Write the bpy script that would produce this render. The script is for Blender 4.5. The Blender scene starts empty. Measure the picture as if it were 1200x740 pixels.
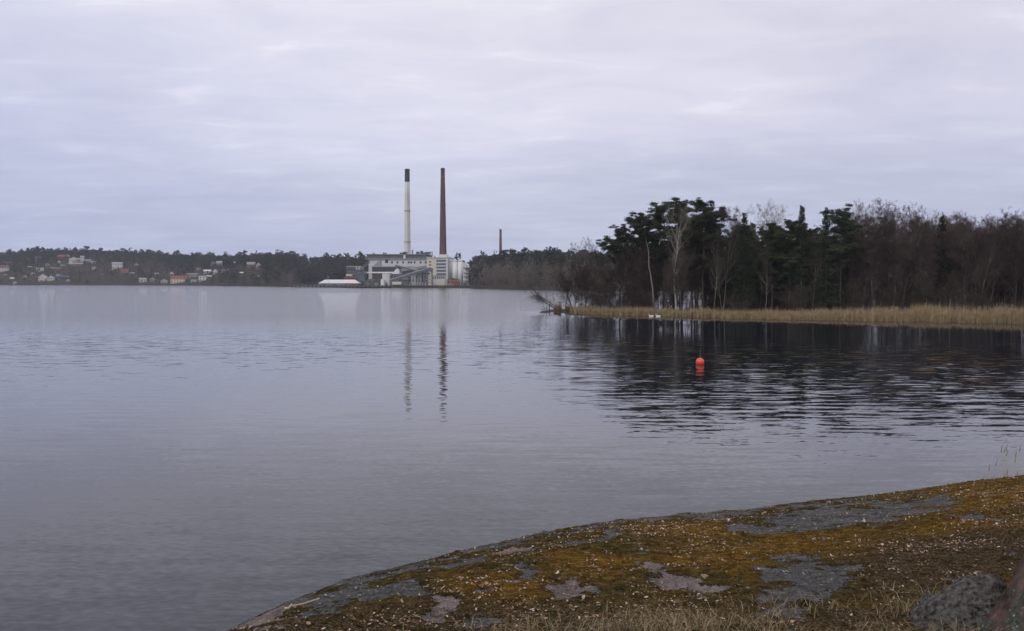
import bpy, math, random
import numpy as np
from mathutils import Vector, Matrix

PI = math.pi
R = math.radians
random.seed(7)
RNG = np.random.default_rng(11)
S = bpy.context.scene
COL = S.collection

# ------------------------------------------------------------------ camera model
F, CX, CY = 1153.0, 600.0, 370.0
HZ = 329.5                                   # horizon row of the photograph
PITCH = math.atan((CY - HZ) / F)
CAMZ = 6.0
CP, SP = math.cos(PITCH), math.sin(PITCH)


def ray(px, py):
    u, v = (px - CX) / F, (CY - py) / F
    return np.array([u, CP + v * SP, -SP + v * CP])


def project(x, y, z):
    """world -> picture coordinates, used to lay the place out from the survey of the photograph"""
    dz = z - CAMZ
    f = y * CP - dz * SP
    v = (y * SP + dz * CP) / f
    u = x / f
    return CX + F * u, CY - F * v


def az_of(px):
    d = ray(px, HZ)
    return math.atan2(d[0], d[1])


def z_at(py, Y, px=600):
    d = ray(px, py)
    return CAMZ + Y * d[2] / d[1]


def x_at(px, Y):
    d = ray(px, HZ)
    return Y * d[0] / d[1]


# ------------------------------------------------------------------ noise on arrays
def _hash(ix, iy, seed):
    n = (ix.astype(np.int64) * 374761393 + iy.astype(np.int64) * 668265263 + seed * 1442695041) & 0xFFFFFFFF
    n = ((n ^ (n >> 13)) * 1274126177) & 0xFFFFFFFF
    return ((n ^ (n >> 16)) & 0xFFFF) / 65535.0


def vnoise(x, y, seed=0):
    ix, iy = np.floor(x), np.floor(y)
    fx, fy = x - ix, y - iy
    fx, fy = fx * fx * (3 - 2 * fx), fy * fy * (3 - 2 * fy)
    a, b = _hash(ix, iy, seed), _hash(ix + 1, iy, seed)
    c, d = _hash(ix, iy + 1, seed), _hash(ix + 1, iy + 1, seed)
    return (a * (1 - fx) + b * fx) * (1 - fy) + (c * (1 - fx) + d * fx) * fy - 0.5


def fbm(x, y, seed=0, octv=4):
    s, a = 0, 1.0
    for k in range(octv):
        s = s + a * vnoise(x * 2 ** k + 17.3 * k, y * 2 ** k - 9.1 * k, seed + k)
        a *= .5
    return s


def sstep(a, b, x):
    t = np.clip((x - a) / (b - a), 0, 1)
    return t * t * (3 - 2 * t)


# ------------------------------------------------------------------ object helpers
def tag(o, label=None, cat=None, group=None, kind=None):
    if label: o['label'] = label
    if cat: o['category'] = cat
    if group: o['group'] = group
    if kind: o['kind'] = kind
    return o


def empty(name, loc=(0, 0, 0), rz=0):
    o = bpy.data.objects.new(name, None)
    COL.objects.link(o)
    o.location = loc
    o.rotation_euler = (0, 0, rz)
    o.empty_display_size = .3
    return o


def link(name, me, mats, parent=None, loc=None):
    o = bpy.data.objects.new(name, me)
    COL.objects.link(o)
    for m in (mats if isinstance(mats, (list, tuple)) else [mats]):
        if m is not None: me.materials.append(m)
    if parent is not None: o.parent = parent
    if loc is not None: o.location = loc
    return o


def np_mesh(name, V, polys, smooth=False, mat_idx=None):
    """V (n,3); polys: list of int arrays (m,k)"""
    me = bpy.data.meshes.new(name)
    V = np.asarray(V, np.float32)
    me.vertices.add(len(V))
    me.vertices.foreach_set('co', V.ravel())
    polys = [np.asarray(p, np.int32) for p in polys if len(p)]
    nl = sum(p.size for p in polys)
    nf = sum(len(p) for p in polys)
    me.loops.add(nl)
    me.polygons.add(nf)
    me.loops.foreach_set('vertex_index', np.concatenate([p.ravel() for p in polys]))
    tot = np.concatenate([np.full(len(p), p.shape[1], np.int32) for p in polys])
    st = np.concatenate([[0], np.cumsum(tot)[:-1]]).astype(np.int32)
    me.polygons.foreach_set('loop_start', st)
    me.polygons.foreach_set('loop_total', tot)
    if mat_idx is not None: me.polygons.foreach_set('material_index', np.asarray(mat_idx, np.int32))
    if smooth: me.polygons.foreach_set('use_smooth', np.ones(nf, bool))
    me.update(calc_edges=True)
    me.validate()
    return me


class MB:
    """collects boxes, bars, tubes and lathes into one mesh"""
    def __init__(s): s.v, s.f = [], []

    def add(s, vs, fs):
        b = len(s.v)
        s.v += [tuple(v) for v in vs]
        s.f += [tuple(b + i for i in f) for f in fs]
        return s

    def box(s, x0, x1, y0, y1, z0, z1):
        vs = [(x, y, z) for z in (z0, z1) for y in (y0, y1) for x in (x0, x1)]
        return s.add(vs, [(0, 2, 3, 1), (4, 5, 7, 6), (0, 1, 5, 4), (2, 6, 7, 3), (0, 4, 6, 2), (1, 3, 7, 5)])

    def bar(s, p, q, r, n=6, r2=None):
        p, q = Vector(p), Vector(q)
        r2 = r if r2 is None else r2
        d = (q - p).normalized()
        a = d.orthogonal().normalized(); b = d.cross(a)
        vs = [p + r * (a * math.cos(2 * PI * k / n) + b * math.sin(2 * PI * k / n)) for k in range(n)]
        vs += [q + r2 * (a * math.cos(2 * PI * k / n) + b * math.sin(2 * PI * k / n)) for k in range(n)]
        fs = [(k, (k + 1) % n, n + (k + 1) % n, n + k) for k in range(n)]
        fs += [tuple(range(n - 1, -1, -1)), tuple(range(n, 2 * n))]
        return s.add(vs, fs)

    def lathe(s, prof, n=24, c=(0, 0)):
        vs = [(c[0] + r * math.cos(2 * PI * k / n), c[1] + r * math.sin(2 * PI * k / n), z) for r, z in prof for k in range(n)]
        fs = []
        for i in range(len(prof) - 1):
            for k in range(n):
                fs.append((i * n + k, i * n + (k + 1) % n, (i + 1) * n + (k + 1) % n, (i + 1) * n + k))
        fs.append(tuple(range(n - 1, -1, -1)))
        fs.append(tuple((len(prof) - 1) * n + k for k in range(n)))
        return s.add(vs, fs)

    def prism(s, pts, y0, y1):
        """outline in x,z pulled along y"""
        n = len(pts)
        vs = [(x, y0, z) for x, z in pts] + [(x, y1, z) for x, z in pts]
        fs = [tuple(range(n)), tuple(range(2 * n - 1, n - 1, -1))]
        fs += [(k, n + k, n + (k + 1) % n, (k + 1) % n) for k in range(n)]
        return s.add(vs, fs)

    def build(s, name, mat, parent=None, smooth=False):
        me = bpy.data.meshes.new(name)
        me.from_pydata([tuple(v) for v in s.v], [], s.f)
        me.update()
        if smooth:
            me.polygons.foreach_set('use_smooth', np.ones(len(me.polygons), bool))
        return link(name, me, mat, parent)


# ------------------------------------------------------------------ materials
class NT:
    def __init__(s, name):
        s.m = bpy.data.materials.new(name)
        s.m.use_nodes = True
        s.t = s.m.node_tree
        s.b = s.t.nodes['Principled BSDF']

    def n(s, kind, **kw):
        o = s.t.nodes.new(kind)
        for k, v in kw.items():
            if k.startswith('i_'):
                key = k[2:]
                o.inputs[int(key) if key.isdigit() else key.replace('_', ' ')].default_value = v
            else:
                setattr(o, k, v)
        return o

    def l(s, a, b): s.t.links.new(a, b)

    def noise(s, scale, detail=4, rough=.55, vec=None, dim='3D'):
        o = s.n('ShaderNodeTexNoise', noise_dimensions=dim)
        o.inputs['Scale'].default_value = scale
        o.inputs['Detail'].default_value = detail
        o.inputs['Roughness'].default_value = rough
        if vec is not None: s.l(vec, o.inputs['Vector'])
        return o

    def ramp(s, fac, stops):
        o = s.n('ShaderNodeValToRGB')
        e = o.color_ramp.elements
        while len(e) < len(stops): e.new(.5)
        for k, (p, c) in enumerate(stops):
            e[k].position = p
            e[k].color = (*c, 1) if len(c) == 3 else c
        s.l(fac, o.inputs['Fac'])
        return o.outputs['Color']

    def mix(s, fac, a, b, blend='MIX'):
        o = s.n('ShaderNodeMix', data_type='RGBA', blend_type=blend)
        for i, v in ((0, fac), (6, a), (7, b)):
            if hasattr(v, 'is_linked') or hasattr(v, 'links'): s.l(v, o.inputs[i])
            elif i == 0: o.inputs[0].default_value = v
            else: o.inputs[i].default_value = (*v, 1)
        return o.outputs[2]

    def math(s, op, a, b=None, c=None, clamp=False):
        o = s.n('ShaderNodeMath', operation=op, use_clamp=clamp)
        for i, v in enumerate((a, b, c)):
            if v is None: continue
            if isinstance(v, (int, float)): o.inputs[i].default_value = v
            else: s.l(v, o.inputs[i])
        return o.outputs[0]

    def attr(s, name):
        return s.n('ShaderNodeAttribute', attribute_name=name)


def mat(name, c1, c2=None, scale=1.0, rough=.8, spec=.3, vary=.0, bump=0, bscale=20, metal=0, stretch=None, detail=4):
    """a Principled surface whose colour wanders between c1 and c2; vary = value spread between individual objects"""
    t = NT(name)
    tc = t.n('ShaderNodeTexCoord')
    vec = tc.outputs['Object']
    if stretch:
        mp = t.n('ShaderNodeMapping')
        mp.inputs['Scale'].default_value = stretch
        t.l(vec, mp.inputs['Vector'])
        vec = mp.outputs['Vector']
    c2 = c2 or tuple(.75 * x for x in c1)
    n = t.noise(scale, detail, .6, vec)
    col = t.ramp(n.outputs['Fac'], [(.32, c1), (.68, c2)])
    if vary:
        oi = t.n('ShaderNodeObjectInfo')
        v = t.math('MULTIPLY_ADD', oi.outputs['Random'], 2 * vary, 1 - vary)
        hs = t.n('ShaderNodeHueSaturation')
        t.l(v, hs.inputs['Value'])
        h = t.math('MULTIPLY_ADD', oi.outputs['Random'], .03, .485)
        t.l(h, hs.inputs['Hue'])
        t.l(col, hs.inputs['Color'])
        col = hs.outputs['Color']
    t.l(col, t.b.inputs['Base Color'])
    t.b.inputs['Roughness'].default_value = rough
    t.b.inputs['Specular IOR Level'].default_value = spec
    t.b.inputs['Metallic'].default_value = metal
    if bump:
        bn = t.noise(bscale, 5, .6, vec)
        bp = t.n('ShaderNodeBump', i_Strength=bump)
        bp.inputs['Distance'].default_value = .05
        t.l(bn.outputs['Fac'], bp.inputs['Height'])
        t.l(bp.outputs['Normal'], t.b.inputs['Normal'])
    return t.m


M = {}
M['needle'] = mat('pine_needles', (.020, .031, .015), (.068, .082, .038), 1.3, .75, .15, vary=.25)
M['spruce'] = mat('spruce_needles', (.016, .024, .012), (.048, .060, .030), 1.3, .75, .15, vary=.2)
M['pinebark'] = mat('pine_bark', (.062, .050, .042), (.105, .080, .064), 2.2, .95, .1, stretch=(1, 1, .3), vary=.15)
M['bark'] = mat('alder_bark', (.055, .047, .042), (.12, .105, .092), 3, .95, .1, stretch=(1, 1, .4), vary=.4)
M['twig'] = mat('alder_twigs', (.070, .056, .046), (.11, .088, .070), .7, .95, .1, vary=.22)
M['redtwig'] = mat('reddish_alder_twigs', (.064, .046, .040), (.105, .074, .062), .7, .95, .1, vary=.2)
M['birchtwig'] = mat('birch_twigs', (.16, .13, .11), (.22, .18, .155), .7, .95, .1, vary=.1)
M['birch'] = mat('birch_bark', (.55, .53, .50), (.30, .28, .25), 2.5, .8, .2, stretch=(1, 1, .5))
M['paletrunk'] = mat('pale_grey_bark', (.24, .21, .18), (.15, .13, .11), 3, .9, .1, stretch=(1, 1, .4))
M['shrub'] = mat('bare_shrub_twigs', (.048, .038, .030), (.080, .062, .047), .9, .95, .1, vary=.2)
M['reed'] = mat('dry_reeds', (.17, .118, .060), (.46, .35, .20), 1.6, .9, .15, detail=8)
M['reedbrown'] = mat('brown_sedge', (.12, .08, .045), (.22, .16, .09), 1.2, .9, .15, detail=8)
M['earth'] = mat('peninsula_earth', (.06, .045, .03), (.12, .09, .05), .5, .95, .1)
M['farconifer'] = mat('far_conifer', (.024, .038, .026), (.046, .058, .036), .05, .9, .1)
M['farbare'] = mat('far_bare_wood', (.115, .095, .080), (.175, .145, .118), .04, .95, .1)
M['hill'] = mat('hill_ground', (.030, .026, .020), (.052, .044, .032), .03, .95, .1)
M['white'] = mat('white_render', (.62, .62, .60), (.52, .52, .50), .3, .7, .3)
M['offwhite'] = mat('offwhite_render', (.66, .65, .60), (.56, .55, .51), .3, .75, .3)
M['grey'] = mat('grey_cladding', (.30, .31, .32), (.24, .25, .26), .3, .7, .3)
M['palegrey'] = mat('pale_grey_cladding', (.62, .62, .62), (.55, .55, .56), .2, .7, .3)
M['darkgrey'] = mat('dark_grey_cladding', (.11, .12, .12), (.08, .085, .09), .3, .7, .3)
M['greengrey'] = mat('grey_green_cladding', (.19, .22, .20), (.15, .17, .16), .3, .7, .3)
M['cream'] = mat('cream_render', (.66, .61, .49), (.60, .55, .45), .3, .75, .3)
M['yellow'] = mat('yellow_render', (.42, .34, .15), (.36, .29, .14), .3, .75, .3)
M['redwall'] = mat('falu_red_boards', (.20, .055, .04), (.15, .045, .035), .5, .8, .2)
M['pinkbrick'] = mat('pink_brick', (.34, .21, .17), (.28, .18, .15), .5, .8, .2)
M['orange'] = mat('orange_render', (.40, .20, .10), (.34, .17, .09), .5, .8, .2)
M['brownwall'] = mat('brown_boards', (.16, .10, .06), (.12, .08, .05), .5, .8, .2)
M['tile'] = mat('red_roof_tiles', (.25, .092, .062), (.20, .078, .056), .4, .8, .25)
M['tiledull'] = mat('dull_red_tiles', (.20, .09, .075), (.16, .08, .07), .4, .8, .25)
M['darkroof'] = mat('dark_roof', (.07, .072, .078), (.05, .052, .056), .4, .7, .3)
M['blueroof'] = mat('blue_grey_roof', (.07, .085, .12), (.05, .065, .1), .4, .6, .3)
M['greyroof'] = mat('grey_roof', (.33, .33, .33), (.27, .27, .28), .4, .7, .3)
M['paleroof'] = mat('pale_sheet_roof', (.66, .67, .68), (.58, .59, .60), .3, .5, .4)
M['glass'] = mat('dark_window_glass', (.035, .04, .05), (.05, .055, .065), .4, .15, .5)
M['steel'] = mat('blue_grey_steel', (.12, .14, .17), (.09, .105, .13), .5, .6, .4)
M['brick'] = mat('red_brown_chimney_brick', (.14, .066, .056), (.105, .054, .049), .12, .9, .15, stretch=(1, 1, .35))
M['brickdark'] = mat('sooty_chimney_brick', (.075, .045, .042), (.06, .04, .038), .3, .9, .15)
M['concrete'] = mat('white_chimney_concrete', (.66, .64, .59), (.58, .56, .52), .08, .85, .2, stretch=(1, 1, .25))
M['black'] = mat('black_steel', (.03, .03, .036), (.022, .022, .028), .6, .6, .3)
M['silo'] = mat('white_silo_steel', (.76, .76, .75), (.66, .66, .66), .15, .45, .4, stretch=(1, 1, .2))
M['tent'] = mat('white_tent_canvas', (.70, .70, .70), (.64, .64, .65), .2, .6, .3)
M['teal'] = mat('teal_paint', (.07, .17, .14), (.06, .13, .115), .4, .6, .3)
M['redpaint'] = mat('red_container_paint', (.22, .07, .055), (.17, .06, .05), .4, .6, .3)
M['coal'] = mat('coal_and_chips', (.06, .055, .05), (.10, .085, .07), .3, .95, .1)
M['quay'] = mat('quay_concrete', (.16, .15, .15), (.11, .105, .105), .3, .9, .2)
M['pile'] = mat('tarred_timber', (.035, .032, .032), (.05, .045, .042), 1, .9, .2)
M['buoy'] = mat('orange_red_buoy_plastic', (.82, .095, .038), (.76, .08, .034), 6, .32, .5)
M['swan'] = mat('white_feathers', (.82, .82, .80), (.74, .74, .72), 8, .8, .2)
M['beak'] = mat('orange_beak', (.7, .25, .05), (.6, .2, .04), 8, .6, .3)
M['stone'] = mat('lichened_boulder', (.016, .015, .013), (.25, .235, .21), 42, .98, .04, bump=1.0, bscale=60, detail=9)
M['darkstone'] = mat('wet_dark_rock', (.05, .05, .05), (.09, .085, .08), 2, .8, .3)
M['stalk'] = mat('bleached_stalk', (.52, .43, .30), (.40, .32, .22), 10, .9, .2)


def tint_mat(name, rough=.85):
    t = NT(name)
    a = t.attr('tint')
    t.l(a.outputs['Color'], t.b.inputs['Base Color'])
    t.b.inputs['Roughness'].default_value = rough
    t.b.inputs['Specular IOR Level'].default_value = .04
    return t.m


M['litter'] = tint_mat('fallen_leaf')
M['grassblade'] = tint_mat('dry_grass_blade')

# ------------------------------------------------------------------ camera, sky, sun
cam = bpy.data.cameras.new('camera')
cam.sensor_width = 36
cam.lens = 36 * F / 1200
cam.clip_start = .05
cam.clip_end = 20000
co = bpy.data.objects.new('camera', cam)
COL.objects.link(co)
co.location = (0, 0, CAMZ)
co.rotation_euler = (PI / 2 - PITCH, 0, 0)
S.camera = co

SUN_EL, SUN_AZ = 38.0, -150.0       # high behind cloud, over the viewer's left shoulder
W = bpy.data.worlds.new('World')
S.world = W
W.use_nodes = True
wt = W.node_tree
bg = wt.nodes['Background']
bg.inputs['Strength'].default_value = .1


def wn(kind, **kw):
    o = wt.nodes.new(kind)
    for k, v in kw.items(): setattr(o, k, v)
    return o


def wmath(op, a, b=None, clamp=False):
    o = wn('ShaderNodeMath', operation=op, use_clamp=clamp)
    for i, v in enumerate((a, b)):
        if v is None: continue
        if isinstance(v, (int, float)): o.inputs[i].default_value = v
        else: wt.links.new(v, o.inputs[i])
    return o.outputs[0]


def wramp(fac, stops):
    o = wn('ShaderNodeValToRGB')
    e = o.color_ramp.elements
    while len(e) < len(stops): e.new(.5)
    for k, (p, c) in enumerate(stops):
        e[k].position = p
        e[k].color = (*c, 1)
    wt.links.new(fac, o.inputs['Fac'])
    return o.outputs['Color']


def wmix(fac, a, b, blend='MIX'):
    o = wn('ShaderNodeMix', data_type='RGBA', blend_type=blend)
    for i, v in ((0, fac), (6, a), (7, b)):
        if isinstance(v, (int, float)): o.inputs[i].default_value = v
        elif isinstance(v, tuple): o.inputs[i].default_value = (*v, 1)
        else: wt.links.new(v, o.inputs[i])
    return o.outputs[2]


sky = wn('ShaderNodeTexSky', sky_type='NISHITA', sun_disc=False)
sky.sun_elevation = R(SUN_EL)
sky.sun_rotation = R(SUN_AZ)
tc = wn('ShaderNodeTexCoord')
sep = wn('ShaderNodeSeparateXYZ')
wt.links.new(tc.outputs['Generated'], sep.inputs[0])
zc = wmath('MAXIMUM', sep.outputs['Z'], 0.0)
den = wmath('ADD', zc, .10)
cmb = wn('ShaderNodeCombineXYZ')
wt.links.new(wmath('DIVIDE', sep.outputs['X'], den), cmb.inputs[0])
wt.links.new(wmath('DIVIDE', sep.outputs['Y'], den), cmb.inputs[1])


def wnoise(scale, detail, rough, off, dist=0.0, sy=1.0):
    mp = wn('ShaderNodeMapping')
    mp.inputs['Location'].default_value = off
    mp.inputs['Scale'].default_value = (1, sy, 1)
    wt.links.new(cmb.outputs[0], mp.inputs['Vector'])
    o = wn('ShaderNodeTexNoise')
    o.inputs['Scale'].default_value = scale
    o.inputs['Detail'].default_value = detail
    o.inputs['Roughness'].default_value = rough
    o.inputs['Distortion'].default_value = dist
    wt.links.new(mp.outputs[0], o.inputs['Vector'])
    return o.outputs['Fac']


# cloud deck: lavender grey low down, paler higher up, broken by soft bands and small bright rents
base = wramp(zc, [(0.0, (5.0, 5.5, 7.6)), (.06, (5.8, 6.15, 8.1)), (.15, (7.4, 7.4, 8.9)), (.30, (8.7, 8.5, 9.4)), (1.0, (8.0, 7.85, 8.5))])
big = wramp(wnoise(.55, 4, .5, (3.1, 1.7, 0), .4), [(.32, (.88, .885, .92)), (.68, (1.08, 1.07, 1.05))])
small = wramp(wnoise(2.3, 6, .58, (7.4, 2.2, 0), .5, 1.5), [(.34, (.94, .945, .965)), (.50, (1, 1, 1)), (.60, (1.035, 1.03, 1.02)), (.70, (1.15, 1.13, 1.09))])
cloud = wmix(1.0, wmix(1.0, base, big, 'MULTIPLY'), small, 'MULTIPLY')
side = wramp(wmath('ADD', wmath('MULTIPLY', sep.outputs['X'], .5), .5), [(.22, (.89, .92, .99)), (.47, (1.02, 1.02, 1.01)), (.62, (1.0, .99, .98)), (.80, (.95, .94, .95))])
cloud = wmix(1.0, cloud, side, 'MULTIPLY')
final = wmix(.92, sky.outputs['Color'], cloud)
wt.links.new(final, bg.inputs['Color'])

sl = bpy.data.lights.new('sun', 'SUN')
sl.energy = 1.0
sl.angle = R(25)
sl.color = (1, .96, .9)
so = bpy.data.objects.new('sun', sl)
COL.objects.link(so)
el, azs = R(SUN_EL), R(SUN_AZ)
sd = Vector((math.sin(azs) * math.cos(el), math.cos(azs) * math.cos(el), math.sin(el)))
so.rotation_euler = sd.to_track_quat('Z', 'Y').to_euler()
so.location = (0, -20, 60)

S.view_settings.view_transform = 'Standard'
S.view_settings.look = 'None'
S.view_settings.exposure = 0
S.view_settings.gamma = 1
S.view_settings.use_curve_mapping = False
S.render.engine = 'CYCLES'
S.cycles.max_bounces = 6
S.cycles.diffuse_bounces = 2
S.cycles.glossy_bounces = 3
S.cycles.transparent_max_bounces = 4
S.cycles.volume_bounces = 0
S.cycles.use_denoising = True

# ------------------------------------------------------------------ near rock slope
EDGE = [(-700, 1400), (-300, 1150), (0, 925), (150, 810), (265, 741), (330, 714), (400, 690), (440, 678), (480, 664), (560, 641), (640, 622), (720, 611),
        (800, 603), (860, 600), (905, 596), (960, 589), (1050, 580), (1120, 569), (1200, 560), (1300, 548), (1500, 530)]
DSL = [(-700, 2.6), (-300, 3.2), (0, 3.8), (265, 4.75), (330, 5.2), (480, 6.5), (640, 8.3), (800, 9.5), (1000, 10.5), (1200, 11.5), (1500, 13)]
_ea, _es = [], []
for px, py in EDGE:
    d = ray(px, py)
    _ea.append(math.atan2(d[0], d[1])); _es.append(-d[2] / math.hypot(d[0], d[1]))
_da = [az_of(px) for px, _ in DSL]
_dd = [d for _, d in DSL]
_ea = [-PI] + [-1.9] + _ea + [1.5, PI]; _es = [.14, .2] + _es + [.14, .14]
_da = [-PI] + [-1.9] + _da + [1.5, PI]; _dd = [14., 9.] + _dd + [14., 14.]
GROUND0 = 1.6


def rock_base(az, d):
    se = np.interp(az, _ea, _es); ds = np.interp(az, _da, _dd)
    b = GROUND0 / ds ** 2
    a = se - 2 * GROUND0 / ds
    return CAMZ - GROUND0 - a * d - b * d * d


def bare_masks(x, y, z):
    """where the slope shows naked rock, pink rock, golden moss, dead litter: outlines taken from the survey"""
    px, py = project(x, np.maximum(y, .3), z)
    wob = 26 * fbm(x * 2.3, y * 2.3, 41, 4)
    wob2 = 18 * fbm(x * 2.3 + 40, y * 2.3, 47, 4)
    qx, qy = px + 1.5 * wob, py + .6 * wob2

    def blob(cx, cy, rx, ry, rot=0.0):
        c, s = math.cos(R(rot)), math.sin(R(rot))
        dx, dy = qx - cx, qy - cy
        u, v = (dx * c + dy * s) / rx, (-dx * s + dy * c) / ry
        return 1 - sstep(.25, 1.55, np.sqrt(u * u + v * v))
    bare = np.zeros_like(px)
    for a in [(985, 604, 90, 17, -4), (1075, 592, 60, 8, -6), (905, 622, 40, 10, 0), (940, 680, 56, 34, 0), (668, 691, 24, 15, -20),
              (772, 668, 26, 8, 15), (800, 684, 42, 9, 8), (612, 669, 26, 6, 0), (700, 633, 34, 5, -12), (613, 647, 30, 6, -10),
              (325, 724, 46, 13, -18), (400, 706, 46, 12, -14), (470, 690, 40, 8, -14), (508, 714, 18, 11, 20), (565, 694, 26, 5, -5),
              (540, 662, 40, 6, -14), (855, 602, 34, 4, 0), (1150, 600, 20, 5, 0), (700, 690, 14, 4, 0), (580, 730, 24, 5, 0)]:
        bare = np.maximum(bare, blob(*a))
    edge = np.interp(px, [e[0] for e in EDGE], [e[1] for e in EDGE])
    bare = np.maximum(bare, .75 * (1 - sstep(3, 14, py - edge)) * sstep(1060, 960, px))
    bare = np.where(py < edge - 1, .8, bare)
    pink = np.zeros_like(px)
    for a in [(668, 691, 30, 20, -20), (772, 668, 30, 10, 15), (812, 687, 38, 8, 8), (508, 714, 24, 14, 20), (610, 646, 34, 8, -10), (325, 726, 30, 10, -18)]:
        pink = np.maximum(pink, blob(*a))
    gold = np.zeros_like(px)
    for a in [(1160, 582, 110, 20, -6), (1130, 615, 100, 14, -4), (930, 640, 110, 16, -5), (840, 652, 80, 18, 0), (800, 622, 70, 12, 0), (880, 660, 30, 20, 0),
              (1020, 640, 70, 10, -8), (600, 690, 70, 20, 0), (700, 665, 70, 16, 0), (1190, 700, 40, 20, 0)]:
        gold = np.maximum(gold, blob(*a))
    soil = np.maximum(np.maximum(blob(1090, 668, 110, 38, 0), blob(1180, 635, 70, 24)), sstep(700, 735, qy))
    return bare, pink, gold, soil


def rock_z(x, y, micro=True):
    az, d = np.arctan2(x, y), np.hypot(x, y)
    z = rock_base(az, d)
    z = z + .05 * fbm(x * .7, y * .7, 3, 3) + .022 * fbm(x * 2.2, y * 2.2, 5, 3)
    if micro:
        z = z + .013 * fbm(x * 9, y * 9, 8, 3) + .006 * fbm(x * 45, y * 45, 9, 2)
    return z


def cushion(x, y, bare):
    """how mossy a spot is, and how far moss stands up or cracks cut in"""
    e = bare + 1.0 * fbm(x * 5, y * 5, 35, 5) + .25 * fbm(x * 22, y * 22, 36, 3)
    c = sstep(1.0, .12, e)
    crack = np.exp(-(fbm(x * 1.6 + y * .8, y * 3.6, 37, 3) / .016) ** 2)
    return c, c * (.010 + .016 * fbm(x * 14, y * 14, 31, 3)) - (1 - c) * .022 * crack


def surf_z(x, y):
    z = rock_z(x, y)
    return z + cushion(x, y, bare_masks(x, y, rock_z(x, y, False))[0])[1]


az_dense = np.array([az_of(p) for p in np.arange(180, 1330, 1.7)])
az_all = np.concatenate([np.linspace(-PI, az_dense[0], 110)[:-1], az_dense, np.linspace(az_dense[-1], PI, 110)[1:]])
fr = np.concatenate([np.linspace(.03, .32, 14)[:-1], np.linspace(.32, 1.03, 215)[:-1], np.linspace(1.03, 1.25, 26)[:-1], np.linspace(1.25, 3.4, 40)])
A, Q = np.meshgrid(az_all, fr, indexing='ij')
D = Q * np.interp(A, _da, _dd)
X, Y = D * np.sin(A), D * np.cos(A)
B0 = bare_masks(X.ravel(), Y.ravel(), rock_z(X.ravel(), Y.ravel(), False))
Z = rock_z(X.ravel(), Y.ravel())
cush, dz_ = cushion(X.ravel(), Y.ravel(), B0[0])
Z += dz_
B0 = (1 - cush,) + tuple(B0[1:])
Z = np.maximum(Z, -1.6).reshape(X.shape)
na, nd = X.shape
Vg = np.stack([X, Y, Z], -1).reshape(-1, 3)
i = np.arange(na - 1)[:, None] * nd + np.arange(nd - 1)[None, :]
quads = np.stack([i, i + 1, i + nd + 1, i + nd], -1).reshape(-1, 4)
# close the middle
Vg = np.vstack([Vg, [[0, 0, CAMZ - GROUND0]]])
ctr = len(Vg) - 1
tri = np.stack([np.full(na - 1, ctr), np.arange(na - 1) * nd, (np.arange(na - 1) + 1) * nd], -1)
me = np_mesh('rock_slope', Vg, [quads[:, ::-1], tri[:, ::-1]], smooth=True)
for nm, arr in zip(('bare', 'pink', 'gold', 'soil'), B0):
    at = me.attributes.new(nm, 'FLOAT', 'POINT')
    at.data.foreach_set('value', np.append(arr, 0).astype(np.float32))

t = NT('mossy_granite')
tcn = t.n('ShaderNodeTexCoord').outputs['Object']
n1 = t.noise(3.0, 5, .6, tcn).outputs['Fac']
n2 = t.noise(17, 6, .65, tcn).outputs['Fac']
n3 = t.noise(75, 5, .7, tcn).outputs['Fac']
n4 = t.noise(260, 3, .7, tcn).outputs['Fac']
bare = t.attr('bare').outputs['Fac']
mb = t.math('ADD', bare, t.math('MULTIPLY', t.math('SUBTRACT', n1, .5), .4))
mb = t.math('ADD', mb, t.math('MULTIPLY', t.math('SUBTRACT', n2, .5), 1.5))
mb = t.math('ADD', mb, t.math('MULTIPLY', t.math('SUBTRACT', n3, .5), 1.35))
mask = t.ramp(mb, [(.46, (0, 0, 0)), (.56, (1, 1, 1))])
rockc = t.ramp(n3, [(.34, (.045, .044, .042)), (.5, (.098, .097, .094)), (.66, (.185, .182, .175))])
pk = t.ramp(n3, [(.34, (.12, .092, .084)), (.5, (.215, .168, .157)), (.66, (.33, .27, .252))])
pf = t.math('ADD', t.attr('pink').outputs['Fac'], t.math('MULTIPLY', t.math('SUBTRACT', n1, .55), .5), clamp=True)
rockc = t.mix(pf, rockc, pk)
rockc = t.mix(1.0, rockc, t.ramp(t.math('ADD', t.math('MULTIPLY', n2, .6), t.math('MULTIPLY', n1, .4)), [(.38, (.50, .48, .44)), (.5, (.86, .85, .84)), (.62, (1.15, 1.14, 1.12))]), 'MULTIPLY')
vor = t.n('ShaderNodeTexVoronoi', feature='F1')
vor.inputs['Scale'].default_value = 16
t.l(tcn, vor.inputs['Vector'])
lich = t.ramp(t.math('ADD', vor.outputs['Distance'], t.math('MULTIPLY', t.math('SUBTRACT', n3, .5), .7)), [(.10, (1, 1, 1)), (.17, (0, 0, 0))])
rockc = t.mix(t.math('MULTIPLY', lich, .7), rockc, (.33, .335, .32))
nm_ = t.math('ADD', t.math('MULTIPLY', n2, .5), t.math('MULTIPLY', n3, .5))
moss = t.ramp(nm_, [(.38, (.013, .010, .004)), (.5, (.070, .052, .016)), (.62, (.19, .14, .045))])
goldc = t.ramp(nm_, [(.38, (.030, .017, .004)), (.5, (.165, .084, .012)), (.62, (.38, .22, .034))])
gf = t.math('ADD', t.math('MULTIPLY', t.attr('gold').outputs['Fac'], .85), t.math('MULTIPLY', t.math('SUBTRACT', n1, .46), 1.3), clamp=True)
moss = t.mix(gf, moss, goldc)
soilc = t.ramp(n3, [(.38, (.018, .011, .007)), (.5, (.082, .054, .031)), (.62, (.25, .18, .11))])
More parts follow.
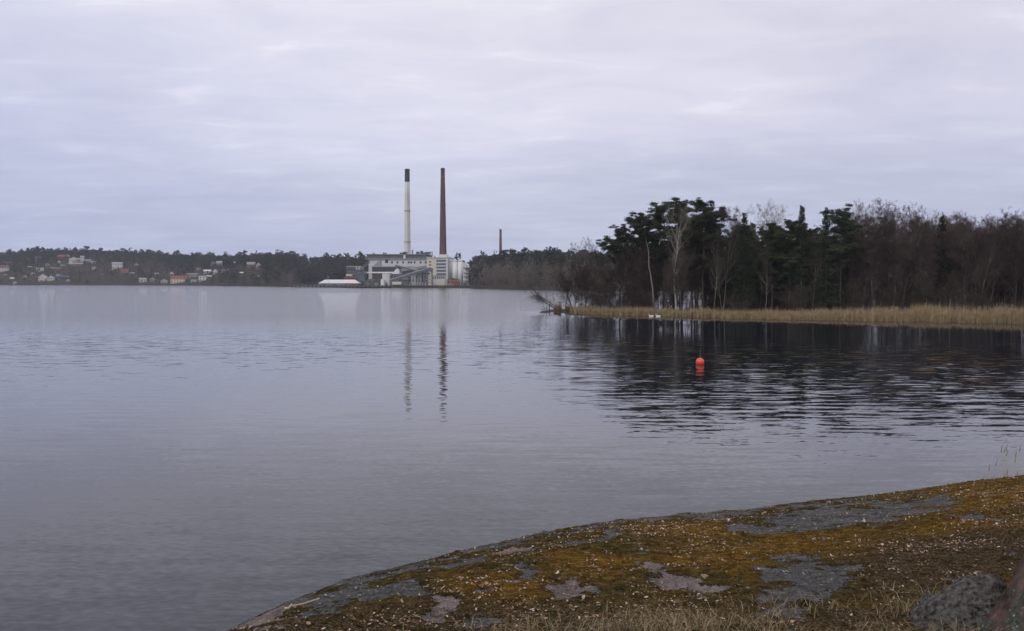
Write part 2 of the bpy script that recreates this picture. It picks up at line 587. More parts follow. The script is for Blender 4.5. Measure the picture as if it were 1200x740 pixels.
sf = t.math('MULTIPLY', t.attr('soil').outputs['Fac'], t.ramp(n2, [(.4, (0, 0, 0)), (.55, (1, 1, 1))]))
moss = t.mix(sf, moss, soilc)
moss = t.mix(t.math('MULTIPLY', t.ramp(n4, [(.55, (0, 0, 0)), (.7, (1, 1, 1))]), .30), moss, (.24, .18, .12))
colr = t.mix(mask, moss, rockc)
t.l(colr, t.b.inputs['Base Color'])
t.b.inputs['Roughness'].default_value = 1.0
t.b.inputs['Specular IOR Level'].default_value = .03
hh = t.math('ADD', t.math('MULTIPLY', n2, .6), t.math('MULTIPLY', n3, .5))
hh = t.math('ADD', hh, t.math('MULTIPLY', n4, .22))
hh = t.math('MULTIPLY', hh, t.math('MULTIPLY_ADD', mask, -.72, 1.0))
bp = t.n('ShaderNodeBump', i_Strength=1.0)
bp.inputs['Distance'].default_value = .05
t.l(hh, bp.inputs['Height'])
t.l(bp.outputs['Normal'], t.b.inputs['Normal'])
M['rock'] = t.m
tag(link('ground', me, M['rock']), 'mossy lichen-covered granite slope falling to the water', 'rock', kind='structure')


def scatter(n, seed, dmax=12.5, pxr=(150, 1330)):
    rg = np.random.default_rng(seed)
    a = rg.uniform(az_of(pxr[0]), az_of(pxr[1]), n)
    d = np.sqrt(rg.uniform(2.6 ** 2, dmax ** 2, n))
    keep = d < np.interp(a, _da, _dd) * 1.12
    a, d = a[keep], d[keep]
    return d * np.sin(a), d * np.cos(a), rg


def set_tint(me, cols):
    at = me.color_attributes.new('tint', 'FLOAT_COLOR', 'POINT')
    at.data.foreach_set('color', np.hstack([cols, np.ones((len(cols), 1))]).astype(np.float32).ravel())


# fallen leaves: thin curled five-sided flakes
x, y, rg = scatter(260000, 5)
z0 = surf_z(x, y)
bm_ = bare_masks(x, y, z0)
dens = np.clip(.45 + 1.5 * fbm(x * 1.6, y * 1.6, 77, 3) + 1.6 * fbm(x * 9, y * 9, 78, 2), .06, 1) * (1 - .8 * np.clip(bm_[0] * 1.3, 0, 1))
k = rg.uniform(0, 1, len(x)) < dens * .8 * (np.hypot(x, y) < np.interp(np.arctan2(x, y), _da, _dd) * .985)
x, y, z0 = x[k], y[k], z0[k]
n = len(x)
sz = np.clip(.0044 * np.exp(rg.normal(0, .45, n)), .0020, .016)
th = rg.uniform(0, 2 * PI, n)
tx, ty = rg.normal(0, .3, n), rg.normal(0, .3, n)
outl = np.array([(-1, 0), (-.3, .55), (.5, .5), (1.1, 0), (.5, -.5), (-.3, -.55)])
V = []
for k, (ox, oy) in enumerate(outl):
    lx, ly = ox * sz, oy * sz * .9
    wx, wy = lx * np.cos(th) - ly * np.sin(th), lx * np.sin(th) + ly * np.cos(th)
    curl = (abs(ox) * .45 + abs(oy) * .5) * sz * .8
    V.append(np.stack([x + wx, y + wy, z0 + .006 + wx * tx + wy * ty + curl], -1))
V = np.stack(V, 1).reshape(-1, 3)
fc = np.arange(n)[:, None] * 6
me = np_mesh('leaf_litter', V, [np.hstack([fc, fc + 1, fc + 2, fc + 3]), np.hstack([fc, fc + 3, fc + 4, fc + 5])])
pal = np.array([(.34, .24, .15), (.20, .12, .065), (.46, .37, .29), (.52, .43, .37), (.10, .065, .045), (.26, .17, .10), (.14, .085, .05)])
pc = pal[rg.choice(len(pal), n, p=[.2, .2, .12, .09, .14, .15, .1])] * rg.uniform(.75, 1.15, (n, 1))
set_tint(me, np.repeat(pc, 6, 0))
tag(link('leaf_litter', me, M['litter']), 'dead brown and pale leaves littering the mossy rock', 'fallen leaves', kind='stuff')

# dry grass along the near side of the slope
x, y, rg = scatter(90000, 6, dmax=6.8)
z0 = surf_z(x, y)
px_, py_ = project(x, y, z0)
tuft = fbm(x * 2.6, y * 2.6, 91, 3)
lim = np.interp(px_, [200, 480, 600, 700, 850, 960, 1050, 1150, 1300], [775, 745, 730, 712, 703, 706, 694, 700, 700])
pr = sstep(-10, 34, py_ - lim) * np.clip(.5 + 1.6 * tuft, 0, 1)
k = rg.uniform(0, 1, len(x)) < pr
x, y, z0, tuft = x[k], y[k], z0[k], tuft[k]
n = len(x)
L = rg.uniform(.05, .135, n)
th = rg.uniform(0, 2 * PI, n) * .5 + 5 * fbm(x * 3, y * 3, 12, 2)
bend = rg.uniform(1.1, 2.3, n)
w = rg.uniform(.0007, .0015, n)
V = []
for s_ in (0, .4, .75, 1):
    r_ = L * s_ * np.sin(bend * s_) * 1.1
    zz = L * s_ * np.cos(bend * s_ * .9) * .8
    for sg in (-1, 1):
        ww = w * (1 - .85 * s_) * sg
        V.append(np.stack([x + r_ * np.cos(th) - ww * np.sin(th), y + r_ * np.sin(th) + ww * np.cos(th), z0 + .005 + np.maximum(zz, .012 * s_)], -1))
V = np.stack(V, 1).reshape(-1, 3)
fc = np.arange(n)[:, None] * 8
me = np_mesh('dry_grass', V, [np.hstack([fc + 2 * j, fc + 2 * j + 1, fc + 2 * j + 3, fc + 2 * j + 2]) for j in range(3)])
pal = np.array([(.29, .215, .12), (.20, .145, .08), (.40, .32, .20), (.085, .09, .034), (.115, .08, .045)])
pc = pal[rg.choice(5, n, p=[.36, .24, .14, .12, .14])] * rg.uniform(.7, 1.1, (n, 1))
set_tint(me, np.repeat(pc, 8, 0))
tag(link('grass', me, M['grassblade']), 'withered straw-coloured grass tufts on the near side of the slope', 'grass', kind='stuff')


def slope_point(px, py):
    """where a sight line meets the slope"""
    d = ray(px, py)
    for s_ in np.arange(2.5, 14, .01):
        p = d * s_
        if CAMZ + p[2] <= rock_z(np.array([p[0]]), np.array([p[1]]))[0]:
            return p[0], p[1], CAMZ + p[2]
    return d[0] * 8, d[1] * 8, CAMZ + d[2] * 8


def boulder(name, loc, size, seed, m, rot=0, sub=5, amp=.16):
    bpy.ops.mesh.primitive_ico_sphere_add(subdivisions=sub, radius=1)
    o = bpy.context.object
    o.name = name
    me = o.data
    me.name = name
    co_ = np.empty(len(me.vertices) * 3, np.float32)
    me.vertices.foreach_get('co', co_)
    v = co_.reshape(-1, 3).astype(float)
    h = fbm(v[:, 0] * 1.3 + seed + v[:, 2], v[:, 1] * 1.3 - v[:, 2] * .7, seed, 4) + .45 * fbm(v[:, 0] * 5 + v[:, 2] * 3, v[:, 1] * 5 + 2 * v[:, 2], seed + 3, 3)
    v *= (1 + amp * 1.6 * h)[:, None]
    v[:, 2] = np.where(v[:, 2] > .55, .55 + (v[:, 2] - .55) * .55, v[:, 2])
    v *= np.array(size)
    me.vertices.foreach_set('co', v.astype(np.float32).ravel())
    me.polygons.foreach_set('use_smooth', np.ones(len(me.polygons), bool))
    me.update()
    me.materials.append(m)
    o.location = loc
    o.rotation_euler = (0, 0, rot)
    return o


bx, by, bz = slope_point(1118, 738)
bo = boulder('boulder', (bx + .05, by + .06, bz + .01), (.215, .16, .15), 4, M['stone'], R(20), 6, .26)
bo.rotation_euler = (R(8), R(-34), R(6))
tag(bo,
    'grey lichen-speckled boulder half sunk in grass beside the tree trunk base', 'boulder')

# ------------------------------------------------------------------ water
az_w = np.linspace(-R(86), R(86), 420)
d_w = np.concatenate([[1.5], np.geomspace(3, 2500, 330)])
A, D = np.meshgrid(az_w, d_w, indexing='ij')
X, Y = (D * np.sin(A)).ravel(), (D * np.cos(A)).ravel()
Vw = np.stack([X, Y, np.zeros_like(X)], -1)
na, nd = A.shape
i = np.arange(na - 1)[:, None] * nd + np.arange(nd - 1)[None, :]
quads = np.stack([i, i + nd, i + nd + 1, i + 1], -1).reshape(-1, 4)
Vw = np.vstack([Vw, [[-1500, -60, 0], [1500, -60, 0], [1500, Vw[0, 1], 0], [-1500, Vw[0, 1], 0]]])
# behind the viewer the slope stands above the water, so the sheet simply ends under it
me = np_mesh('water', Vw[:-4], [quads])
# sheltered water along the wooded point, wind-ruffled bands further out
SHORE = [(632, 190), (640, 187), (700, 176), (770, 168), (850, 159), (950, 152), (1050, 147), (1200, 139), (1400, 128), (1700, 113), (2100, 99)]
shx = np.array([x_at(p, Yv) for p, Yv in SHORE]); shy = np.array([Yv for _, Yv in SHORE], float)
order = np.argsort(shx)
ysh = np.interp(X, shx[order], shy[order])
gap = ysh - Y                                          # metres of water in front of the point
inx = sstep(shx[0] - 14, shx[0] + 10, X)
calm = inx * sstep(98, 45, gap) * (Y < ysh + 6)
far = sstep(95, 170, Y) * (1 - inx * (Y < ysh + 30))
midband = np.exp(-((Y - 75) / 42.0) ** 2)
patch = fbm(X * .018, Y * .012, 61, 3)
a1 = (.0048 + .0088 * midband * (1 + .8 * patch) + .004 * sstep(30, 14, Y)) * (1 - .95 * calm)
a1 = a1 + .0105 * inx * np.exp(-((Y - 52) / 26.0) ** 2) * (1 - .95 * calm)
a2 = (.008 + .012 * np.clip(patch + .3, 0, 1) + .022 * sstep(50, 18, Y)) * (1 - .55 * calm) + .16 * far
far = -.055 * far - .03 * sstep(48, 18, Y) - .032 * inx * sstep(62, 22, gap) * (Y < ysh + 6)
for nm, arr in (('swell', a1), ('ripple', a2), ('far', far)):
    at = me.attributes.new(nm, 'FLOAT', 'POINT')
    at.data.foreach_set('value', arr.astype(np.float32))
t = NT('lake_water')
tcn = t.n('ShaderNodeTexCoord').outputs['Object']


def slope_noise(sx, sy, rot, detail, off):
    mp = t.n('ShaderNodeMapping')
    mp.inputs['Location'].default_value = off
    mp.inputs['Rotation'].default_value = (0, 0, R(rot))
    mp.inputs['Scale'].default_value = (sx, sy, 1)
    t.l(tcn, mp.inputs['Vector'])
    nz = t.noise(1.0, detail, .5, mp.outputs['Vector'], '2D')
    v = t.n('ShaderNodeVectorMath', operation='SUBTRACT')
    t.l(nz.outputs['Color'], v.inputs[0])
    v.inputs[1].default_value = (.5, .5, .5)
    return v.outputs[0]


def vscale(v, f, vec):
    a = t.n('ShaderNodeVectorMath', operation='MULTIPLY')
    t.l(v, a.inputs[0]); a.inputs[1].default_value = vec
    b = t.n('ShaderNodeVectorMath', operation='SCALE')
    t.l(a.outputs[0], b.inputs[0]); t.l(f, b.inputs['Scale'])
    return b.outputs[0]


def vadd(a, b):
    o = t.n('ShaderNodeVectorMath', operation='ADD')
    t.l(a, o.inputs[0])
    if isinstance(b, tuple): o.inputs[1].default_value = b
    else: t.l(b, o.inputs[1])
    return o.outputs[0]


sw = slope_noise(.27, 1.40, 6, 2, (0, 0, 0))
sw2 = slope_noise(.70, 3.3, 2, 2, (30, 11, 0))
rp = slope_noise(3.6, 8.5, -4, 3, (5, 3, 0))
fa = t.attr('swell').outputs['Fac']; fb = t.attr('ripple').outputs['Fac']; ff = t.attr('far').outputs['Fac']
tot = vadd(vscale(sw, fa, (4.0, 6.5, 0)), vscale(sw2, fa, (5.0, 6.0, 0)))
tot = vadd(tot, vscale(rp, fb, (2.0, 4.0, 0)))
cm = t.n('ShaderNodeCombineXYZ')
t.l(t.math('MULTIPLY', ff, 1.0), cm.inputs[1])
tot = vadd(tot, cm.outputs[0])
tot = vadd(tot, (0, 0, 1))
nn = t.n('ShaderNodeVectorMath', operation='NORMALIZE')
t.l(tot, nn.inputs[0])
t.l(nn.outputs[0], t.b.inputs['Normal'])
t.b.inputs['Base Color'].default_value = (.008, .012, .018, 1)
t.b.inputs['Roughness'].default_value = .02
t.b.inputs['IOR'].default_value = 1.333
t.b.inputs['Specular IOR Level'].default_value = .5
M['water'] = t.m
tag(link('water', me, M['water']), 'grey rippled lake water', 'water', kind='structure')

# ------------------------------------------------------------------ far shore terrain
FSH = [(-300, 1640), (0, 1500), (100, 1440), (200, 1330), (330, 1050), (400, 905), (450, 862), (540, 820), (600, 705), (660, 640), (800, 600), (1000, 560), (1300, 520)]
f_az = [az_of(p) for p, _ in FSH]
f_r = [Yv / math.cos(a) for (p, Yv), a in zip(FSH, f_az)]
HT = [(-300, 44), (0, 41), (40, 46), (100, 45), (150, 41), (200, 33), (260, 28), (330, 24), (430, 20), (560, 15), (660, 13), (900, 15), (1300, 20)]
h_az = [az_of(p) for p, _ in HT]; h_h = [h for _, h in HT]


def shore_r(az): return np.interp(az, f_az, f_r)


def far_z(az, t_):
    H = np.interp(az, h_az, h_h)
    Lr = np.interp(az, [az_of(200), az_of(345), az_of(600)], [270, 190, 110])
    plat = sstep(az_of(335), az_of(360), az) * sstep(az_of(562), az_of(550), az)
    t0 = 4 + plat * 190
    h = 2.0 + (H - 2.0) * sstep(0, 1, (t_ - t0) / Lr)
    h = h * sstep(-2, 3, t_) - 1.0 * sstep(0, -6, t_)
    rr = shore_r(az) + t_
    x, y = rr * np.sin(az), rr * np.cos(az)
    return h + 2.2 * fbm(x * .012, y * .012, 21, 3) * sstep(t0 + 5, t0 + 60, t_), x, y


az_f = np.concatenate([np.linspace(-R(80), az_of(-60), 60)[:-1], np.linspace(az_of(-60), az_of(760), 260)[:-1], np.linspace(az_of(760), R(80), 90)])
tt = np.concatenate([[-12, -6, -3, -1, 0, 1, 2, 3], np.linspace(5, 260, 42), np.linspace(290, 640, 12)])
A, T = np.meshgrid(az_f, tt, indexing='ij')
Zf, Xf, Yf = far_z(A, T)
na, nd = A.shape
i = np.arange(na - 1)[:, None] * nd + np.arange(nd - 1)[None, :]
quads = np.stack([i, i + nd, i + nd + 1, i + 1], -1).reshape(-1, 4)
me = np_mesh('hills', np.stack([Xf, Yf, Zf], -1).reshape(-1, 3), [quads], smooth=True)
tag(link('hills', me, M['hill']), 'low wooded hills along the far shore', 'hills', kind='structure')


def far_point(px, py):
    """ground point of the far shore seen on a sight line"""
    a = az_of(px)
    tv = np.arange(3, 420, 1.0)
    z, x, y = far_z(np.full_like(tv, a), tv)
    _, pyv = project(x, y, z)
    k = np.nonzero(pyv <= py)[0]
    k = k[0] if len(k) else int(np.argmin(pyv))
    return x[k], y[k], z[k]


# ------------------------------------------------------------------ houses on the far shore
HOUSES = []      # (px, py_base, half width px, x, y, z) kept clear of trees


def house(px, py, wpx, hpx, wall, roof, label, kind='gable', yaw=0, dark=True, chim=False, cat='house'):
    x, y, z = far_point(px, py)
    u = math.hypot(x, y) / F
    w, h = wpx * u * .88, hpx * u * .85
    dp = max(7.0, min(12, .8 * w))
    o = empty('house', (x, y, z - .3), -math.atan2(x, y) + R(yaw))
    tag(o, label, cat, 'houses on the wooded far shore')
    wh = h * (.95 if kind == 'flat' else .62) + .3
    MB().box(-w / 2, w / 2, 0, dp, -1.5, wh).build('wall', M[wall], o)
    r = MB()
    if kind == 'flat':
        r.box(-w / 2 - .5, w / 2 + .5, -.5, dp + .5, wh + .003, wh + .05 * h + .4)
    elif kind == 'side':          # ridge across the view
        rh = h * .38 + .3
        vs = [(-w / 2 - .4, -.6, wh), (w / 2 + .4, -.6, wh), (w / 2 + .4, dp + .6, wh), (-w / 2 - .4, dp + .6, wh), (-w / 2 - .4, dp / 2, wh + rh), (w / 2 + .4, dp / 2, wh + rh)]
        r.add(vs, [(0, 1, 5, 4), (2, 3, 4, 5), (0, 4, 3), (1, 2, 5), (3, 2, 1, 0)])
    else:                          # gable towards the water
        rh = h * .38 + .3
        MBg = MB().prism([(-w / 2, wh), (w / 2, wh), (0, wh + rh)], 0, dp)
        MBg.build('gable', M[wall], o)
        for s_ in (-1, 1):
            r.add([(s_ * (w / 2 + .5), -.5, wh - .25), (0, -.5, wh + rh + .08), (0, dp + .5, wh + rh + .08), (s_ * (w / 2 + .5), dp + .5, wh - .25),
                   (s_ * (w / 2 + .5), -.5, wh + .1), (0, -.5, wh + rh + .45), (0, dp + .5, wh + rh + .45), (s_ * (w / 2 + .5), dp + .5, wh + .1)],
                  [(0, 1, 2, 3), (4, 7, 6, 5), (0, 4, 5, 1), (3, 2, 6, 7), (0, 3, 7, 4), (1, 5, 6, 2)])
    ro = r.build('roof', M[roof], o)
    if chim: MB().box(w * .18, w * .18 + 1.1, dp * .5, dp * .5 + 1.1, wh, wh + h * .38 + 1.6).build('chimney', M['brickdark'], ro)
    nw = max(2, min(5, int(w / 3.2)))
    rows = 2 if wh > 5.2 else 1
    for rr in range(rows):
        for k in range(nw):
            cx = -w / 2 + w * (k + .5) / nw
            zc_ = wh * (.55 if rows == 1 else (.28, .74)[rr])
            MB().box(cx - .65, cx + .65, -.06, .25, zc_ - .75, zc_ + .75).build('window', M['glass'], o)
    HOUSES.append((px, py, wpx / 2 + 1.5, x, y, py - hpx))
    return o


HL = [
    (3, 319, 14, 8, 'offwhite', 'tiledull', 'wide off-white house with dull red roof at the edge of the far shore', 'side'),
    (10, 310, 7, 2.5, 'brownwall', 'greyroof', 'low house with a thin pale roof line above the dull red-roofed house', 'flat'),
    (18, 333, 4, 2.4, 'offwhite', 'greyroof', 'small pale boathouse by the waterline below the dull red-roofed house', 'gable'),
    (29, 327, 5, 4, 'grey', 'greyroof', 'small grey house alone among bare trees on the low slope', 'gable'),
    (45, 304, 6, 2.6, 'pinkbrick', 'paleroof', 'small peach house under the dark pines of the ridge', 'flat'),
    (47, 319, 8, 5, 'offwhite', 'paleroof', 'pale stepped house halfway up, above the white gabled shore house', 'flat'),
    (49.5, 330, 9, 8, 'white', 'paleroof', 'white gabled house with pale roof low down close to the water', 'gable'),
    (60, 329.5, 8, 6.5, 'offwhite', 'greyroof', 'greyish white house standing next to the white gabled shore house', 'gable'),
    (67.5, 324.5, 4, 3, 'white', 'greyroof', 'tiny white house up behind the greyish white shore house', 'gable'),
    (65, 319, 11, 5, 'brownwall', 'paleroof', 'brown house under a long bright flat roof in mid slope', 'flat'),
    (72, 304.5, 8, 6, 'redwall', 'tile', 'red house with red tiled roof high on the ridge', 'side'),
    (79, 303, 5, 4.5, 'pinkbrick', 'greyroof', 'pinkish house next to the red house on the ridge', 'gable'),
    (69.5, 309, 3.5, 3.4, 'white', 'greyroof', 'narrow white house just below the red ridge house', 'gable'),
    (75, 312, 5, 3, 'white', 'darkroof', 'low white house with dark roof under the pinkish ridge house', 'side'),
    (81.5, 311, 4.5, 3.2, 'white', 'paleroof', 'bright white cottage in the row below the ridge houses', 'gable'),
    (91, 312, 11, 4, 'pinkbrick', 'greyroof', 'long grey-pink row house below the broad white gable', 'side'),
    (87, 307.5, 10, 6, 'white', 'paleroof', 'broad low white gabled house near the ridge top', 'gable'),
    (93, 307, 5, 4.5, 'yellow', 'greyroof', 'pale yellow house between the broad white gable and the white tower house', 'side'),
    (97, 307, 4.5, 7, 'white', 'paleroof', 'tall narrow white tower house near the ridge', 'flat'),
    (103.5, 307.5, 6, 3.4, 'white', 'greyroof', 'low white house beside the white tower house', 'side'),
    (76, 328, 11, 5, 'darkgrey', 'blueroof', 'dark house with blue-grey roof low among the evergreens', 'side'),
    (79, 330.5, 4, 2.5, 'white', 'greyroof', 'tiny white shed in front of the blue-roofed dark house', 'gable'),
    (111, 316, 4, 3, 'offwhite', 'greyroof', 'small off-white house in the bare trees under the ridge', 'gable'),
    (137.5, 315.5, 12, 8.5, 'white', 'paleroof', 'large white modern house with flat roof terraces', 'flat'),
    (129, 318.5, 4, 2.4, 'pinkbrick', 'tile', 'small pinkish house next to the large white modern house', 'gable'),
    (146, 320.5, 9, 5.5, 'orange', 'tiledull', 'orange house just below the large white modern house', 'side'),
    (154.5, 322, 6, 2.6, 'white', 'paleroof', 'flat white garage below the orange house', 'flat'),
    (168, 331, 8, 5.5, 'offwhite', 'greyroof', 'grey-white shore house standing west of the white boathouse', 'side'),
    (178, 330.5, 6, 5, 'grey', 'greyroof', 'grey house between the grey-white shore house and the white boathouse', 'gable'),
    (192.5, 332, 8, 4.5, 'white', 'paleroof', 'white boathouse at the waterline near the red-roofed villa', 'gable'),
    (201.5, 323.5, 5, 4.5, 'white', 'paleroof', 'small white gabled house above the red-roofed villa', 'gable'),
    (208, 332, 17, 9.5, 'cream', 'tile', 'large cream villa with a wide red tiled roof by the water', 'side'),
    (218, 329, 5, 8, 'pinkbrick', 'tiledull', 'pinkish end house behind the red-roofed villa', 'gable'),
    (225.5, 326, 13, 5.5, 'grey', 'paleroof', 'long grey terrace under a pale flat roof', 'flat'),
    (227, 331, 7, 3.4, 'white', 'greyroof', 'low white house by the water under the grey terrace', 'flat'),
    (237, 330, 9, 7, 'offwhite', 'paleroof', 'off-white stepped house beside the grey terrace', 'flat'),
    (245, 326, 6, 3.2, 'grey', 'paleroof', 'small grey house with pale roof behind the stepped house', 'side'),
    (243, 320.5, 9, 4.5, 'white', 'paleroof', 'bright white house with low roof in the middle of the slope', 'side'),
    (252, 321.5, 5, 6, 'white', 'paleroof', 'narrow steep white gabled house next to the bright low-roofed one', 'gable'),
    (262, 319, 6, 3.6, 'grey', 'greyroof', 'small grey house between two white ones in mid slope', 'gable'),
    (268, 319.5, 3, 4.4, 'white', 'greyroof', 'slender white house at the end of the mid-slope row', 'gable'),
    (257, 312.5, 6.5, 7, 'yellow', 'greyroof', 'ochre yellow house high up under the pines', 'side'),
    (250.5, 312, 5.5, 5.5, 'grey', 'greyroof', 'grey house beside the ochre yellow one', 'gable'),
    (275, 310, 4.5, 6.5, 'cream', 'tile', 'cream house with a small red roof close to the crest', 'gable'),
    (294, 314.5, 10, 8, 'pinkbrick', 'greyroof', 'pinkish brick house with pale roof high in the trees', 'side'),
    (303, 313, 5, 5, 'white', 'greyroof', 'white house next to the pinkish brick house', 'gable'),
    (302.5, 317.5, 4.5, 3, 'offwhite', 'tiledull', 'small house with dull red roof below the white house in the trees', 'side'),
    (304, 326, 3, 2.5, 'white', 'greyroof', 'tiny white hut in the bare wood above the water', 'gable'),
    (6, 324, 4, 2.8, 'offwhite', 'darkroof', 'tiny pale cottage with a dark roof below the dull red-roofed house', 'gable'),
    (14, 328.5, 4.5, 3, 'grey', 'paleroof', 'small grey cottage with pale roof near the pale boathouse', 'side'),
    (36, 315, 5, 2.6, 'brownwall', 'greyroof', 'brown cottage half hidden by trees above the lone grey house', 'side'),
    (38, 322.5, 4, 2.8, 'offwhite', 'greyroof', 'small off-white cottage uphill of the white gabled shore house', 'gable'),
    (56, 312, 5, 3, 'grey', 'greyroof', 'grey cottage above the long bright flat roof', 'gable'),
    (110, 309, 4.5, 3, 'white', 'paleroof', 'small white cottage east of the low white ridge house', 'gable'),
    (119, 324, 5, 3, 'brownwall', 'tiledull', 'brown cottage with dull red roof low in the bare trees', 'side'),
    (123, 311, 4, 3, 'redwall', 'darkroof', 'small dark red cottage west of the large modern house', 'gable'),
    (160, 312, 4.5, 3, 'offwhite', 'tiledull', 'off-white cottage under the pines uphill of the orange house', 'gable'),
    (161, 327, 4, 2.8, 'redwall', 'greyroof', 'small red cottage uphill of the grey-white shore house', 'gable'),
    (184, 323, 4.5, 3, 'grey', 'greyroof', 'grey cottage behind the white boathouse', 'side'),
    (213, 319, 4, 3, 'redwall', 'darkroof', 'dark red cottage in the trees above the red-roofed villa', 'gable'),
    (233, 317, 4, 2.8, 'offwhite', 'greyroof', 'off-white cottage above the grey terrace', 'gable'),
    (283, 322, 4.5, 3, 'grey', 'paleroof', 'grey cottage alone in the bare wood near the tiny white hut', 'side'),
    (570, 306.5, 7, 3, 'white', 'paleroof', 'white house with a bright roof under the small chimney', 'side'),
]
for h_ in HL: house(*h_, yaw=random.uniform(-18, 18), chim=h_[2] > 7 and h_[7] != 'flat')


# ------------------------------------------------------------------ far woods
def leafy_quads(C, l, w, rg, updir=.0):
    """C (n,3) centres -> small tilted quads"""
    n = len(C)
    d = rg.normal(0, 1, (n, 3)); d[:, 2] = d[:, 2] * .6 + updir
    d /= np.linalg.norm(d, axis=1)[:, None]
    e = np.cross(d, rg.normal(0, 1, (n, 3)))
    e /= np.linalg.norm(e, axis=1)[:, None] + 1e-9
    l = (np.asarray(l) * np.ones(n))[:, None]; w = (np.asarray(w) * np.ones(n))[:, None]
    V = np.stack([C - d * l - e * w * .6, C - d * l * .2 + e * w, C + d * l + e * w * .4, C + d * l * .3 - e * w], 1).reshape(-1, 3)
    return V, np.arange(n * 4).reshape(n, 4)


def far_proto(kind, seed):
    """a tree of unit height with few faces"""
    rg = np.random.default_rng(seed)
    if kind == 'pine':
        c = []
        for _ in range(9):
            a, rr, zz = rg.uniform(0, 2 * PI), rg.uniform(.02, .16), rg.uniform(.48, .95)
            rr *= 1.15 - abs(zz - .7)
            c.append(rg.normal(0, 1, (11, 3)) * [.05, .05, .03] + [rr * math.cos(a), rr * math.sin(a), zz])
        C = np.vstack(c)
        V, q = leafy_quads(C, .055, .03, rg)
    elif kind == 'spruce':
        zz = 1 - np.sqrt(rg.uniform(0, 1, 110)) * .92
        rr = (1.02 - zz) * .20 * rg.uniform(.4, 1.05, 110)
        a = rg.uniform(0, 2 * PI, 110)
        V, q = leafy_quads(np.stack([rr * np.cos(a), rr * np.sin(a), zz], -1), .05, .03, rg)
    else:
        n = 150
        zz = rg.beta(2.2, 1.6, n) * .9 + .1
        rr = .26 * np.sqrt(rg.uniform(0, 1, n)) * np.sin(np.clip(zz, 0, 1) * 2.7 + .25)
        a = rg.uniform(0, 2 * PI, n)
        C = np.stack([rr * np.cos(a), rr * np.sin(a), zz], -1)
        V, q = leafy_quads(C, rg.uniform(.03, .075, n), .006, rg, 1.1)
    s_ = .012
    b = len(V)
    V = np.vstack([V, [(-s_, 0, -.03), (s_, 0, -.03), (0, 0, .75), (0, -s_, -.03), (0, s_, -.03), (0, 0, .76)]])
    return V, q, np.array([[b, b + 1, b + 2], [b + 3, b + 4, b + 5]])


PROTOS = {k: [far_proto(k, 100 * j + 7 * i) for i in range(5)] for j, k in enumerate(('pine', 'spruce', 'bare'))}


def forest(name, pts, material, label):
    """pts: (x,y,z,h,kind,width)"""
    Vs, Qs, Ts, off = [], [], [], 0
    rg = np.random.default_rng(len(pts))
    for kind in PROTOS:
        for vi in range(5):
            sel = [p for k, p in enumerate(pts) if p[4] == kind and k % 5 == vi]
            if not sel: continue
            V, q, tr = PROTOS[kind][vi]
            P = np.array([p[:3] for p in sel]); H = np.array([p[3] for p in sel]); Wd = np.array([p[5] for p in sel])
            th = rg.uniform(0, 2 * PI, len(sel))
            c, s_ = np.cos(th), np.sin(th)
            vx = (V[None, :, 0] * c[:, None] - V[None, :, 1] * s_[:, None]) * (H * Wd)[:, None] + P[:, :1]
            vy = (V[None, :, 0] * s_[:, None] + V[None, :, 1] * c[:, None]) * (H * Wd)[:, None] + P[:, 1:2]
            vz = V[None, :, 2] * H[:, None] + P[:, 2:]
            n, m = vx.shape
            Vs.append(np.stack([vx, vy, vz], -1).reshape(-1, 3))
            o = off + np.arange(n)[:, None, None] * m
            Qs.append((o + q[None]).reshape(-1, 4)); Ts.append((o + tr[None]).reshape(-1, 3))
            off += n * m
    me = np_mesh(name, np.vstack(Vs), [np.vstack(Qs), np.vstack(Ts)])
    return tag(link(name, me, material), label, 'woodland', kind='stuff')


